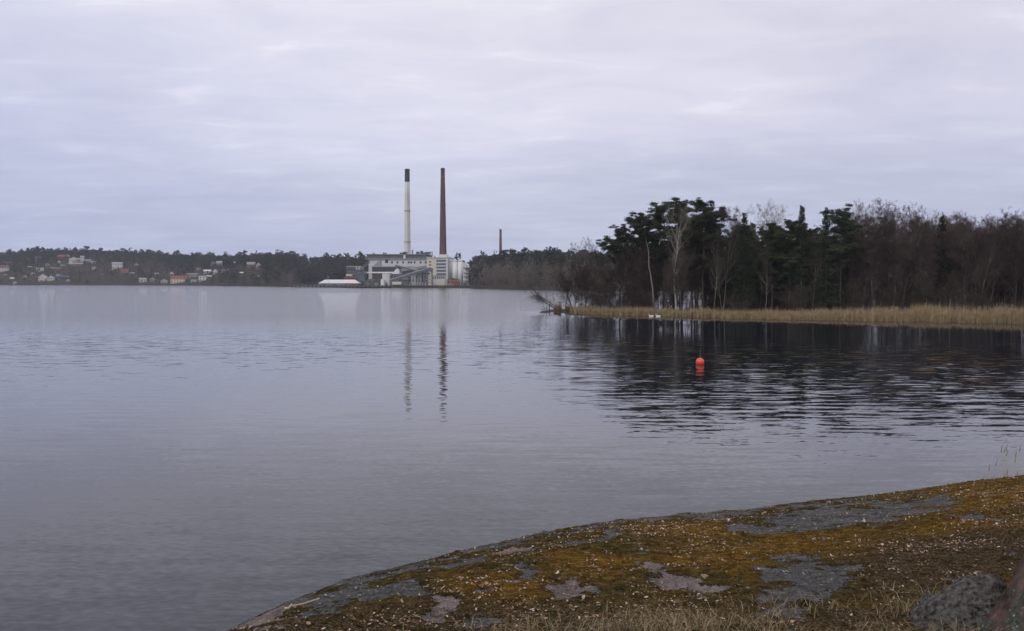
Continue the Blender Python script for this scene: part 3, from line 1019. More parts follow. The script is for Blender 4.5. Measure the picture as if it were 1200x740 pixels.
rg = np.random.default_rng(3)
NT_ = 26000
fa_ = rg.uniform(az_of(-260), az_of(1320), NT_)
ft = rg.uniform(3, 420, NT_)
fpx = 600 + 1153 * np.tan(fa_)
fz, fx, fy = far_z(fa_, ft)
hx = np.array([h[0] for h in HOUSES]); hy = np.array([h[1] for h in HOUSES]); hw = np.array([h[2] for h in HOUSES])
hd = np.array([math.hypot(h[3], h[4]) for h in HOUSES]); htop = np.array([h[5] for h in HOUSES])
woods = {k: [] for k in ('lc', 'lb', 'mc', 'mb', 'rc', 'rb')}
for k in range(NT_):
    p, tk, az = fpx[k], ft[k], fa_[k]
    Lr = float(np.interp(az, [az_of(200), az_of(345), az_of(600)], [270, 190, 110]))
    onplat = 342 < p < 556
    if onplat and tk < 200: continue
    if p > 660 and (tk > 170 or rg.uniform() < .5): continue
    if p > 540 and tk > 250: continue
    if p > 330 and rg.uniform() < .35: continue
    frac = (tk - (190 if onplat else 0)) / Lr
    # density: dense on the crest, open among the houses
    if p < 330:
        dens_ = .72 + .28 * sstep(.45, .8, frac)
        pc_ = .30 + .62 * sstep(.45, .75, frac) + .15 * vnoise(np.array([fx[k] * .02]), np.array([fy[k] * .02]), 5)[0] * 2
        if 200 < p: pc_ += .1
        hh_ = rg.uniform(9, 17)
        if tk < 14: hh_ *= .5; pc_ = .1
    elif p < 560:
        dens_, pc_, hh_ = .95, .25 + .8 * sstep(.25, .55, frac), rg.uniform(12, 18)
        if onplat: pc_ = .92
    else:
        dens_, pc_, hh_ = .95, 0.02 + .96 * sstep(.38, .66, frac), rg.uniform(11, 16.5)
        if tk < 10: hh_ *= .6
    if rg.uniform() > dens_: continue
    kind = ('pine' if rg.uniform() < .72 else 'spruce') if rg.uniform() < pc_ else 'bare'
    if kind == 'bare': hh_ *= .88
    # leave sight lines to the houses
    dk = math.hypot(fx[k], fy[k])
    _, ptop = project(fx[k], fy[k], fz[k] + hh_)
    _, pbot = project(fx[k], fy[k], fz[k])
    wpx_ = .2 * hh_ / dk * F
    hit = (np.abs(hx - p) < hw + wpx_ - 1.0) & (dk < hd + 6) & (ptop < hy - 1.0) & (pbot > htop)
    if hit.any():
        need = (np.max(hy[hit]) - 1.8)
        hn = (pbot - need) / max(pbot - ptop, .01)
        if hn < .2 or rg.uniform() < .35: continue
        hh_ *= hn
    if rg.uniform() < .12: hh_ *= rg.uniform(1.12, 1.42)
    grp = ('l' if p < 330 else 'm' if p < 553 else 'r') + ('b' if kind == 'bare' else 'c')
    woods[grp].append((fx[k], fy[k], fz[k] - .2, hh_, kind, rg.uniform(.8, 1.3) * (1.15 if kind == 'bare' else 1)))
forest('conifer_wood', woods['lc'], M['farconifer'], 'dark pines and spruces among the houses and along their ridge')
forest('bare_wood', woods['lb'], M['farbare'], 'leafless brown trees and scrub among the far houses')
forest('conifer_wood', woods['mc'], M['farconifer'], 'dark conifer wood behind the white tent and the power station')
forest('bare_wood', woods['mb'], M['farbare'], 'leafless brown wood on the shore beside the white tent')
forest('conifer_wood', woods['rc'], M['farconifer'], 'dark conifer wood under the small brick chimney')
forest('bare_wood', woods['rb'], M['farbare'], 'leafless brown wood lining the shore below the small brick chimney')

# ------------------------------------------------------------------ power station
PSZ = 2.0


def station(name, Yd, label, cat, pxc=None):
    """an Empty on the quay level at depth Yd; returns it and functions turning survey columns/rows into local metres"""
    x0 = x_at(pxc, Yd)
    o = empty(name, (x0, Yd, PSZ))
    tag(o, label, cat)
    return o, (lambda px: x_at(px, Yd) - x0), (lambda py: z_at(py, Yd, pxc) - PSZ)


# quay
o, X_, Z_ = station('quay', 858, 'long dark quay on timber piles below the power station', 'quay', 445)
o.location.z = 0
a, b = x_at(340, 858) - o.location.x, x_at(551, 858) - o.location.x
MB().box(a, b, 0, 26, .9, 2.05).build('deck', M['quay'], o)
for k in range(44):
    xx = a + 1.5 + (b - a - 3) * k / 43
    MB().bar((xx, -.5, -1), (xx, -.5, 2.3), .42, 7).build('pile', M['pile'], o)

# boiler house
o, X_, Z_ = station('boiler_house', 965, 'long white boiler house with a dark upper storey below the white chimney', 'factory', 465)
x0, x1 = X_(432), X_(501)
MB().box(x0, x1, 0, 60, -1, Z_(304.2)).build('wall', M['palegrey'], o)
MB().box(x0 - 3, x1 + 1, -1.5, 61, Z_(304.2) + .003, Z_(303.3)).build('cornice', M['greyroof'], o)
MB().box(x0 - 2, x1, 1.5, 59, Z_(303.3) + .003, Z_(298.9)).build('upper_storey', M['darkgrey'], o)
ro = MB().box(x0 - 3, x1 + .5, .5, 60, Z_(298.9) + .003, Z_(297.9)).build('roof', M['greengrey'], o)
for px_w in (459.5, 466, 472.5, 479, 482, 486, 493, 499):
    MB().box(X_(px_w) - .9, X_(px_w) + .9, -.12, .2, Z_(309), Z_(306.6)).build('window', M['glass'], o)
MB().box(X_(451.5), X_(455), -.15, .2, Z_(308.5), Z_(304.6)).build('loading_opening', M['black'], o)
for px_w, ww, hh_ in ((471, 2.6, 1.5), (474, 2, 2.2), (489, 1.6, 2.4), (493.5, 1.2, 3.2), (496, 2, 1.6), (501.5, 2.2, 2.2)):
    MB().box(X_(px_w) - ww, X_(px_w) + ww, 4, 9, Z_(297.9) + .002, Z_(297.9) + hh_).build('roof_vent', M['darkgrey'], ro)
MB().box(X_(473), X_(475.3), -.6, 1.4, Z_(304), Z_(299.2)).build('duct', M['paleroof'], o)

# annexe and yard buildings on the west side
o, X_, Z_ = station('annexe', 935, 'brownish grey annexe at the foot of the boiler house', 'factory', 448)
MB().box(X_(436), X_(499), 0, 22, -1, Z_(313.3)).build('wall', M['coal'], o)
MB().box(X_(436) - .5, X_(499) + .5, -.5, 22.5, Z_(313.3) + .003, Z_(312.3)).build('roof', M['greyroof'], o)
MB().prism([(X_(437), Z_(312.2)), (X_(444), Z_(305.2)), (X_(446), Z_(305.2)), (X_(446), Z_(312.2))], 2, 8).build('chute', M['grey'], o)
for px_w in (441, 450, 461, 473, 482, 492):
    MB().box(X_(px_w) - 1.6, X_(px_w) + 1.6, -.1, .2, Z_(318.4), Z_(315.8)).build('window', M['glass'], o)

o, X_, Z_ = station('store_house', 925, 'grey box-like store house with a pale roof edge behind the white tent', 'factory', 412)
MB().box(X_(406), X_(419), 0, 16, -1, Z_(313.2)).build('wall', M['darkgrey'], o)
MB().box(X_(405.7), X_(419.3), -.6, 16.5, Z_(313.2) + .003, Z_(312)).build('roof', M['greyroof'], o)
MB().box(X_(406.5), X_(413.5), -5, -.003, -1, Z_(321.6)).build('lean_to', M['offwhite'], o)
for px_w in (408.5, 412, 415.5):
    MB().box(X_(px_w) - 1, X_(px_w) + 1, -.1, .2, Z_(317.4), Z_(315.2)).build('window', M['glass'], o)

o, X_, Z_ = station('shed', 895, 'dull red shed behind the end of the white tent', 'shed', 411)
MB().box(X_(403), X_(419), 0, 9, -1, Z_(326)).build('wall', M['redwall'], o)
MB().prism([(X_(402.5), Z_(326) + .003), (X_(419.5), Z_(326) + .003), (X_(417), Z_(323.6)), (X_(405), Z_(323.6))], -.5, 9.5).build('roof', M['tiledull'], o)
MB().box(X_(409), X_(413), -.1, .2, -.9, Z_(329)).build('door', M['darkgrey'], o)

o, X_, Z_ = station('control_cabin', 905, 'raised white control cabin above the coal hoppers', 'cabin', 421)
MB().box(X_(417), X_(425), 0, 8, Z_(316), Z_(312.6)).build('wall', M['white'], o)
MB().box(X_(416.6), X_(425.4), -.5, 8.5, Z_(312.6) + .003, Z_(312)).build('roof', M['greyroof'], o)
for px_w in (419.2, 422.8): MB().box(X_(px_w) - .8, X_(px_w) + .8, -.1, .2, Z_(315.2), Z_(313.6)).build('window', M['glass'], o)
for px_w in (418, 424):
    for yy in (1, 7): MB().bar((X_(px_w), yy, -1), (X_(px_w), yy, Z_(316)), .35).build('leg', M['steel'], o)

# unloading crane
o, X_, Z_ = station('unloading_crane', 893, 'blue-grey steel unloading crane with a slanted boom beside the tent', 'crane', 424)
for px_w in (418.5, 428):
    for yy in (0, 7): MB().bar((X_(px_w), yy, -1), (X_((px_w + 423) / 2), yy / 2 + 2, Z_(316.5)), .55).build('leg', M['steel'], o)
MB().box(X_(418), X_(428.5), 0, 8, Z_(321.5), Z_(319.2)).build('gantry', M['steel'], o)
MB().box(X_(420), X_(427), 1, 7, Z_(330), Z_(321.6)).build('hopper', M['steel'], o)
bm2 = MB()
p, q = (X_(421), 3, Z_(318)), (X_(433.5), 3, Z_(307.5))
for dy in (-1, 1):
    for dz in (0, 2.2): bm2.bar((p[0], p[1] + dy, p[2] + dz), (q[0], q[1] + dy, q[2] + dz), .28)
for k in range(9):
    f0, f1 = k / 9, (k + 1) / 9
    bm2.bar((p[0] + (q[0] - p[0]) * f0, 2, p[2] + (q[2] - p[2]) * f0), (p[0] + (q[0] - p[0]) * f1, 2, p[2] + (q[2] - p[2]) * f1 + 2.2), .2, 5)
bm2.build('boom', M['steel'], o)

# white tent
o, X_, Z_ = station('storage_tent', 872, 'long white storage tent with sloping ends on the quay', 'tent', 396)
z1, z0 = Z_(327.9), Z_(332.2)
xa, xb, xc, xd = X_(372.5), X_(379), X_(414), X_(420.5)
MB().add([(xa, 0, z0), (xd, 0, z0), (xd, 16, z0), (xa, 16, z0), (xb, 8, z1), (xc, 8, z1)],
         [(0, 1, 5, 4), (2, 3, 4, 5), (0, 4, 3), (1, 2, 5), (3, 2, 1, 0)]).build('roof', M['tent'], o)
MB().box(xa + .5, xd - .5, .4, 15.6, -1, z0 - .003).build('wall', M['greengrey'], o)
for px_w in (379, 392, 406): MB().box(X_(px_w) - 1.2, X_(px_w) + 1.2, .25, .6, -.6, z0 - .3).build('door', M['darkgrey'], o)

o, X_, Z_ = station('lamp_mast', 866, 'thin pale lamp mast standing in front of the white tent', 'mast', 384.5)
MB().bar((0, 0, 0), (0, 0, Z_(324.8)), .22, 6, .14).build('pole', M['greyroof'], o)
MB().box(-.8, .8, -.25, .25, Z_(324.8) + .003, Z_(324.4)).build('lamp_head', M['paleroof'], o)

o, X_, Z_ = station('container', 864, 'red-orange shipping container at the end of the white tent', 'container', 415)
MB().box(X_(410.5), X_(418.5), 0, 4, 0, Z_(333)).build('body', M['redpaint'], o)
MB().box(X_(418.5) + .003, X_(418.5) + .1, .2, 3.8, .1, Z_(333) - .1).build('door', M['redwall'], o)
for j, (px_w, w_, m_, lb, yy) in enumerate([(431, 6, 'teal', 'dull green container west of the hopper tower', 866), (441, 5, 'greengrey', 'grey-green container close to the white bin house', 868),
                                            (543, 5.5, 'teal', 'small teal container at the east end of the quay', 864)]):
    o, X_, Z_ = station('container', yy, lb, 'container', px_w)
    MB().box(X_(px_w - w_ / 2), X_(px_w + w_ / 2), 0, 3.5, 0, 2.7).build('body', M[m_], o)
    MB().box(X_(px_w + w_ / 2) + .003, X_(px_w + w_ / 2) + .1, .2, 3.3, .1, 2.6).build('door', M['darkgrey'], o)

# chip and coal heaps
for px_w, w_, h_, Yd, lb in ((436, 15, 8.2, 885, 'broad dark fuel heap between crane and white bin house'), (432, 9, 4.5, 874, 'small dark fuel heap in front of the broad one')):
    hb = boulder('fuel_heap', (x_at(px_w, Yd), Yd, PSZ - .5), (w_ * .75 / 1.4, 5, h_), int(px_w), M['coal'], 0, 4, .1)
    tag(hb, lb, 'heap')

# white bin house, hopper tower
o, X_, Z_ = station('bin_house', 888, 'plain white bin house next to the hopper tower', 'factory', 452)
MB().box(X_(448), X_(456.3), 0, 8, -1, Z_(320.6)).build('wall', M['offwhite'], o)
MB().box(X_(447.7), X_(456.6), -.4, 8.4, Z_(320.6) + .003, Z_(320)).build('roof', M['paleroof'], o)
MB().bar((X_(449), -3, -1), (X_(449), -3, Z_(327.5)), 2.3, 12, 1.6).build('bin', M['silo'], o)
MB().box(X_(452), X_(454), -.1, .2, -.9, 2).build('door', M['darkgrey'], o)

o, X_, Z_ = station('hopper_tower', 884, 'grey-green hopper tower with a pale pyramid roof under the conveyors', 'tower', 465)
MB().box(X_(460.5), X_(469.5), 0, 7, -1, Z_(321.2)).build('wall', M['greengrey'], o)
xl, xr, zt = X_(459.5), X_(470.5), Z_(321.2) + .003
MB().add([(xl, -.6, zt), (xr, -.6, zt), (xr, 7.6, zt), (xl, 7.6, zt), (X_(464), 3, Z_(315)), (X_(466.5), 3, Z_(315)), (X_(466.5), 4, Z_(315)), (X_(464), 4, Z_(315))],
         [(0, 1, 5, 4), (1, 2, 6, 5), (2, 3, 7, 6), (3, 0, 4, 7), (4, 5, 6, 7), (3, 2, 1, 0)]).build('roof', M['palegrey'], o)
for px_w in (463, 467): MB().box(X_(px_w) - 1, X_(px_w) + 1, -.1, .2, Z_(325.5), Z_(323)).build('window', M['glass'], o)


def conveyor(pa, qa, Yd, th, m_, lb, legs):
    pxc = (pa[0] + qa[0]) / 2
    o, X_, Z_ = station('conveyor_bridge', Yd, lb, 'conveyor', pxc)
    p, q = (X_(pa[0]), 0, Z_(pa[1])), (X_(qa[0]), 0, Z_(qa[1]))
    dx, dz = q[0] - p[0], q[2] - p[2]
    L_ = math.hypot(dx, dz); nx, nz = -dz / L_ * th, dx / L_ * th
    MB().prism([(p[0], p[2]), (q[0], q[2]), (q[0] + nx, q[2] + nz), (p[0] + nx, p[2] + nz)], 0, 2.6).build('gallery', M[m_], o)
    MB().prism([(p[0] + nx * 1.01, p[2] + nz * 1.01), (q[0] + nx * 1.01, q[2] + nz * 1.01), (q[0] + nx * 1.25, q[2] + nz * 1.25), (p[0] + nx * 1.25, p[2] + nz * 1.25)], -.3, 2.9).build('roof', M['palegrey'], o)
    for f_ in legs:
        xx, zz = p[0] + dx * f_, p[2] + dz * f_
        MB().bar((xx - 1.2, .4, -1), (xx, .4, zz), .3).bar((xx + 1.2, 2.2, -1), (xx, 2.2, zz), .3).build('leg', M['steel'], o)
    return o


conveyor((457, 331), (503, 316.5), 874, 1.9, 'steel', 'longest dark conveyor bridge rising from the quay to the cream office block', (.3, .5, .7, .9))
conveyor((463, 312.3), (503, 322.5), 880, 1.5, 'steel', 'dark conveyor bridge slanting down behind the longest one', (.15, .8))
conveyor((470, 318.6), (499, 313.6), 892, 1.8, 'grey', 'paler conveyor gallery rising towards the boiler house', (.3, .7))

o, X_, Z_ = station('steel_tower', 872, 'dark steel lattice tower where two conveyors meet', 'tower', 503.5)
fr_ = MB()
for px_w in (500.8, 506.2):
    for yy in (0, 4): fr_.bar((X_(px_w), yy, -1), (X_(px_w), yy, Z_(315)), .35)
fr_.build('frame', M['steel'], o)
br = MB()
for k in range(5):
    za, zb = Z_(333) + k * (Z_(315) - Z_(333)) / 5, Z_(333) + (k + 1) * (Z_(315) - Z_(333)) / 5
    br.bar((X_(500.8), 0, za), (X_(506.2), 0, zb), .22, 5).bar((X_(506.2), 0, za), (X_(500.8), 0, zb), .22, 5)
br.build('lattice', M['steel'], o)
MB().box(X_(500), X_(507), -.5, 4.5, Z_(318.5), Z_(315) + .4).build('cabin', M['steel'], o)

# framed hall
o, X_, Z_ = station('framed_hall', 886, 'white framed hall with tall dark bays between the conveyors', 'factory', 489)
MB().box(X_(479), X_(500), 0, 14, -1, Z_(321.6)).build('wall', M['offwhite'], o)
MB().box(X_(478.6), X_(500.4), -.6, 14.5, Z_(321.6) + .003, Z_(320.8)).build('roof', M['greyroof'], o)
for k, px_w in enumerate((480.6, 484.2, 488.2, 491.6, 495, 498.2)):
    MB().box(X_(px_w) - .85, X_(px_w) + .85, -.12, .2, Z_(330.5), Z_(323)).build('window', M['grey' if k % 2 else 'darkgrey'], o)
MB().box(X_(479), X_(500), -.3, -.13, Z_(327.4), Z_(326.9)).build('rail', M['palegrey'], o)

o, X_, Z_ = station('machine_house', 882, 'low grey machine house between hopper tower and framed hall', 'factory', 474)
MB().box(X_(470.5), X_(478), 0, 10, -1, Z_(325)).build('wall', M['grey'], o)
MB().box(X_(470.2), X_(478.3), -.4, 10.4, Z_(325) + .003, Z_(324.4)).build('roof', M['darkroof'], o)
for px_w in (472.3, 474.5, 476.6): MB().box(X_(px_w) - .7, X_(px_w) + .7, -.1, .2, Z_(330), Z_(328)).build('window', M['glass'], o)

for px_w, lb in ((462, 'white lorry trailer on the quay below the hopper tower'), (467.5, 'cream lorry trailer beside the white one on the quay')):
    o, X_, Z_ = station('trailer', 866, lb, 'trailer', px_w)
    MB().box(-2.1, 2.1, 0, 2.5, .9, 3.3).build('body', M['white' if px_w < 465 else 'cream'], o)
    for xx in (-1.4, -.2, 1.2): MB().bar((xx, -.05, .48), (xx, .35, .48), .48, 10).build('wheel', M['black'], o)

# office block
o, X_, Z_ = station('office_block', 930, 'cream office block with grey window bands beside the brick chimney', 'office building', 512)
MB().box(X_(500.3), X_(511), 0, 26, -1, Z_(302.4)).build('wall', M['cream'], o)
MB().box(X_(511) + .003, X_(524.6), .3, 26, -1, Z_(302.4)).build('window_wall', M['palegrey'], o)
MB().box(X_(523.2), X_(524.8), -.3, 26.3, -1, Z_(302.4) - .003).build('corner_pier', M['offwhite'], o)
MB().box(X_(499.8), X_(525.2), -.7, 27, Z_(302.4) + .003, Z_(301.6)).build('roof', M['offwhite'], o)
MB().box(X_(513.5), X_(524), 5, 20, Z_(301.6) + .003, Z_(298.2)).build('penthouse', M['offwhite'], o)
for py_w in (306.2, 309.8, 313.4, 317):
    MB().box(X_(504) - .9, X_(504) + .9, -.12, .2, Z_(py_w + 1.8), Z_(py_w)).build('window', M['tiledull'], o)
for k, py_w in enumerate((304.8, 308.7, 312.6, 316.5, 320.4)):
    MB().box(X_(511.6), X_(522.6), .15, .5, Z_(py_w + 2.2), Z_(py_w)).build('window_band', M['steel'], o)

o, X_, Z_ = station('bay_building', 900, 'low white building with evenly spaced bays under the cream office block', 'factory', 514)
MB().box(X_(506.8), X_(521.3), 0, 10, -1, Z_(323.6)).build('wall', M['offwhite'], o)
MB().box(X_(506.4), X_(521.6), -.5, 10.5, Z_(323.6) + .003, Z_(323)).build('roof', M['greyroof'], o)
for k in range(6):
    px_w = 508.2 + k * 2.35
    MB().box(X_(px_w) - .55, X_(px_w) + .55, -.12, .2, Z_(327), Z_(324.4)).build('window', M['darkgrey'], o)

o, X_, Z_ = station('brick_shed', 890, 'brownish red brick shed under the white silos', 'shed', 530)
MB().box(X_(523.5), X_(537.5), 0, 10, -1, Z_(328)).build('wall', M['pinkbrick'], o)
MB().prism([(X_(523), Z_(328) + .003), (X_(538), Z_(328) + .003), (X_(530.5), Z_(326))], -.4, 10.4).build('roof', M['tiledull'], o)
for px_w in (526, 530, 534): MB().box(X_(px_w) - .8, X_(px_w) + .8, -.1, .2, Z_(332), Z_(329.6)).build('window', M['glass'], o)
o, X_, Z_ = station('container', 872, 'dark red container in front of the white silos', 'container', 535)
MB().box(X_(531.5), X_(538.5), 0, 4, 0, Z_(329.6)).build('body', M['redpaint'], o)
MB().box(X_(538.5) + .003, X_(538.5) + .1, .2, 3.8, .1, Z_(329.6) - .1).build('door', M['redwall'], o)

for px_w, top_, lb in ((436, 323.5, 'thin lamp mast by the dark fuel heaps'), (457.5, 322, 'thin lamp mast between bin house and hopper tower'),
                       (523, 324, 'thin lamp mast at the corner of the office block'), (547.5, 323, 'thin lamp mast at the east end of the quay')):
    o, X_, Z_ = station('lamp_mast', 867, lb, 'mast', px_w)
    MB().bar((0, 0, 0), (0, 0, Z_(top_)), .2, 6, .13).build('pole', M['greyroof'], o)
    MB().box(-.8, .8, -.25, .25, Z_(top_) + .003, Z_(top_ - .4)).build('lamp_head', M['paleroof'], o)
for px_w, top_, r_, lb in ((483.5, 293.8, .8, 'thick one of two short steel vent stacks on the boiler house roof'), (506.5, 295.5, .5, 'thin one of two short steel vent stacks, by the office block roof')):
    Yv = 985
    o = empty('vent_stack', (x_at(px_w, Yv), Yv, z_at(298, Yv, px_w) - 1.5)); tag(o, lb, 'vent stack')
    hv = z_at(top_, Yv, px_w) - o.location.z
    MB().bar((0, 0, 0), (0, 0, hv), r_, 12).build('pipe', M['grey'], o)
    MB().lathe([(r_ * 1.3, hv + .003), (r_ * 1.3, hv + .5)], 12).build('cap', M['steel'], o)
o, X_, Z_ = station('pipe_bridge', 905, 'pale pipe bridge on trestles in front of the annexe', 'pipe bridge', 447)
for k, zz_ in enumerate((320.2, 319.4)): MB().bar((X_(427), 1 + k, Z_(zz_)), (X_(462), 1 + k, Z_(zz_)), .42, 10).build('pipe', M['silo'], o)
for px_w in (429, 436, 443, 451, 459): MB().bar((X_(px_w), 1, -1), (X_(px_w), 1, Z_(320.7)), .3).bar((X_(px_w), 2, -1), (X_(px_w), 2, Z_(320.7)), .3).build('trestle', M['steel'], o)

# silos
for px_w, lb, yy in ((527.8, 'westernmost white silo, half hidden by the cream office block', 946), (533.2, 'middle one of the three white domed silos', 936),
                     (539.6, 'easternmost white domed silo with a stair tower beside it', 936)):
    o, X_, Z_ = station('silo', yy, lb, 'silo', px_w)
    r_ = X_(px_w + 3.2)
    zt = Z_(307.2); z2 = Z_(303.8)
    MB().lathe([(r_, -1), (r_, zt)], 28).build('body', M['silo'], o, True)
    MB().lathe([(r_ * math.cos(a_) + .01, zt + .003 + (z2 - zt) * math.sin(a_)) for a_ in np.linspace(0, PI / 2, 7)], 28).build('dome', M['white'], o, True)
    MB().lathe([(.7, z2 - .2), (.7, z2 + .9)], 10).build('vent', M['grey'], o)
o, X_, Z_ = station('stair_tower', 925, 'grey and white stepped stair tower beside the easternmost silo', 'tower', 545)
MB().box(X_(542.6), X_(546), 0, 6, -1, Z_(307.5)).build('wall', M['palegrey'], o)
for k, (py_w, w_) in enumerate(((312.5, 549), (318.5, 547.5), (322.5, 548), (327.5, 548.5))):
    MB().box(X_(543), X_(w_), -1.6, -.003, Z_(py_w + 1.4), Z_(py_w)).build('landing', M['white'], o)
MB().box(X_(546) + .003, X_(549), 1, 6, -1, Z_(314)).build('annexe_wall', M['grey'], o)


# chimneys
def chimney(px_, Yd, base_py, top_py, wb, wt, label, m_, cap, cap_py, base_z=None, bands=()):
    x0 = x_at(px_, Yd)
    zb = PSZ if base_z is None else base_z
    o = empty('chimney', (x0, Yd, zb))
    tag(o, label, 'chimney')
    zt = z_at(top_py, Yd, px_) - zb
    rb_ = wb / 2 * Yd / F; rt_ = wt / 2 * Yd / F
    zk = z_at(base_py, Yd, px_) - zb                      # row where the lower width was read
    slope_ = (rb_ - rt_) / (zt - zk)
    rad = lambda z: rt_ + (zt - z) * slope_
    zc_ = z_at(cap_py, Yd, px_) - zb
    MB().lathe([(rad(z), z) for z in np.linspace(-1, zc_, 9)], 28).build('shaft', M[m_], o, True)
    c = MB().lathe([(rad(zc_) * 1.02, zc_ + .003), (rt_ * 1.03, zt - 1.2), (rt_ * 1.12, zt - 1.1), (rt_ * 1.12, zt)], 28).build('cap', M[cap], o)
    MB().lathe([(rt_ * .55, zt + .003), (rt_ * .55, zt + .5)], 14).build('flue', M['black'], c)
    lad = MB()
    for sx_ in (-.3, .3): lad.bar((rad(0) * .3 + sx_, -rad(0) - .12, 2), (rt_ * .3 + sx_, -rad(zc_) - .12, zc_), .05, 5)
    for z in np.linspace(3, zc_ - 2, 30): lad.bar((rt_ * .3 - .3, -rad(z) - .13, z), (rt_ * .3 + .3, -rad(z) - .13, z), .03, 5)
    lad.build('ladder', M['steel'], o)
    if wb > 5:
        for f_ in (.42, .72):
            z = zc_ * f_
            MB().lathe([(rad(z) + .02, z - .12), (rad(z) + .85, z - .1), (rad(z) + .85, z + .1), (rad(z) + .02, z + .12)], 28).build('platform', M['steel'], o)
    for bp_ in bands:
        z = z_at(bp_, Yd, px_) - zb
        MB().lathe([(rad(z) * 1.03, z - .25), (rad(z) * 1.03, z + .25)], 28).build('band', M['black' if m_ != 'concrete' else 'grey'], o)
    return o


chimney(477.7, 1000, 296, 198.6, 7.4, 5.5, 'tall white concrete chimney with a black top', 'concrete', 'black', 213.5)
chimney(519.2, 960, 298, 197.6, 8.4, 4.6, 'tall tapering red-brown brick chimney beside the cream office block', 'brick', 'brickdark', 204, bands=(205.5, 211))
xs, ys, zs = far_point(587, 312)
chimney(586.6, 1250, 300, 269.2, 3.5, 2.5, 'small distant dark red brick chimney above the conifer wood', 'brick', 'brickdark', 273, base_z=8)

# ------------------------------------------------------------------ trees of the wooded point
def seg_mesh(segs, n):
    """tapered n-sided sleeves for an array of segments (p0,p1,r0,r1)"""
    P0 = np.array([s_[0] for s_ in segs]); P1 = np.array([s_[1] for s_ in segs])
    r0 = np.array([s_[2] for s_ in segs])[:, None]; r1 = np.array([s_[3] for s_ in segs])[:, None]
    d = P1 - P0
    d /= np.linalg.norm(d, axis=1)[:, None] + 1e-9
    ref = np.where(np.abs(d[:, 2:3]) < .9, np.array([[0, 0, 1.]]), np.array([[1., 0, 0]]))
    a = np.cross(d, ref); a /= np.linalg.norm(a, axis=1)[:, None]
    b = np.cross(d, a)
    V = []
    for P, r in ((P0, r0), (P1, r1)):
        for k in range(n):
            V.append(P + r * (a * math.cos(2 * PI * k / n) + b * math.sin(2 * PI * k / n)))
    V = np.stack(V, 1)
    m = len(segs)
    o = np.arange(m)[:, None] * 2 * n
    q = np.vstack([np.hstack([o + k, o + (k + 1) % n, o + n + (k + 1) % n, o + n + k]) for k in range(n)])
    return V.reshape(-1, 3), q


def nrm(v): return v / (np.linalg.norm(v) + 1e-9)


def grow(rg, p, d, L, r, lvl, cfg, out):
    ns = cfg['ns'][lvl]
    nch = cfg['nch'][lvl] if lvl < len(cfg['nch']) else 0
    tip = cfg['tip'][lvl]
    pts = [p]
    for k in range(ns):
        d = nrm(d + rg.normal(0, cfg['wander'][lvl], 3) + np.array([0, 0, cfg['up'][lvl]]))
        q = p + d * L / ns
        ra, rb = r * (1 - (1 - tip) * k / ns), r * (1 - (1 - tip) * (k + 1) / ns)
        out[min(lvl, len(out) - 1)].append((p, q, ra, rb))
        f0, f1 = k / ns, (k + 1) / ns
        lo = cfg['start'][lvl] if lvl < len(cfg['start']) else 0
        if nch and f1 > lo:
            span = (f1 - max(f0, lo)) / (1 - lo)
            c = rg.poisson(nch * span)
            for _ in range(c):
                f = rg.uniform(max(f0, lo), f1)
                g = (f - f0) / (f1 - f0)
                pp = p + (q - p) * g
                az_ = rg.uniform(0, 2 * PI)
                ax = nrm(np.cross(d, [math.cos(az_), math.sin(az_), .3]))
                ang = R(cfg['ang'][lvl]) * rg.uniform(.7, 1.3)
                dd = nrm(d * math.cos(ang) + ax * math.sin(ang))
                Lc = L * cfg['ratio'][lvl] * rg.uniform(.6, 1.15) * cfg['prof'][lvl](f)
                rc = max(min(r * (1 - (1 - tip) * f) * .62, Lc * cfg['thick'][lvl]), .0075)
                grow(rg, pp, dd, Lc, rc, lvl + 1, cfg, out)
        p = q


def bare_cfg(n1=30, n2=11, n3=10, n4=4, ang1=44, start=.25, up1=.10):
    return dict(ns=(12, 6, 4, 3, 2), nch=(n1, n2, n3, n4), tip=(.12, .2, .3, .4, .5), wander=(.05, .12, .16, .2, .2), up=(.03, up1, .05, .03, .02),
                start=(start, .2, .15, .1), ang=(ang1, 42, 42, 40), ratio=(.36, .46, .5, .5),
                prof=(lambda f: .62 + .5 * math.sin(PI * min(1, f * .95)), lambda f: 1.1 - .5 * f, lambda f: 1.1 - .5 * f, lambda f: 1), thick=(.022, .017, .014, .013))


def make_bare(seed, H, cfg, bark, twig, lean=(0, 0), stems=1, spread=0.0, r0=None, name='bare_tree'):
    rg = np.random.default_rng(seed)
    out = [[], [], [], []]
    for s_ in range(stems):
        az_ = 2 * PI * s_ / max(stems, 1) + rg.uniform(-.5, .5)
        H = H if stems > 1 else H * .86
        d = nrm(np.array([lean[0] + spread * math.cos(az_) * rg.uniform(.4, 1.3), lean[1] + spread * math.sin(az_) * rg.uniform(.4, 1.3), 1.0]))
        r_ = (r0 or H * .011) * rg.uniform(.7, 1.1) / math.sqrt(stems) * (1.3 if stems > 1 else 1)
        grow(rg, np.array([.12 * math.cos(az_) * (stems > 1), .12 * math.sin(az_) * (stems > 1), -.3]), d, H * (1 if s_ == 0 else rg.uniform(.65, 1)), r_, 0, cfg, out)
    o = empty(name)
    V1, q1 = seg_mesh(out[0], 8)
    V2, q2 = seg_mesh(out[1], 5) if out[1] else (np.zeros((0, 3)), np.zeros((0, 4), int))
    link('trunk', np_mesh('trunk', np.vstack([V1, V2]), [q1, q2 + len(V1)], True), bark, o)
    V, q = seg_mesh(out[2] + out[3], 3)
    link('crown', np_mesh('crown', V, [q]), twig, o)
    return o


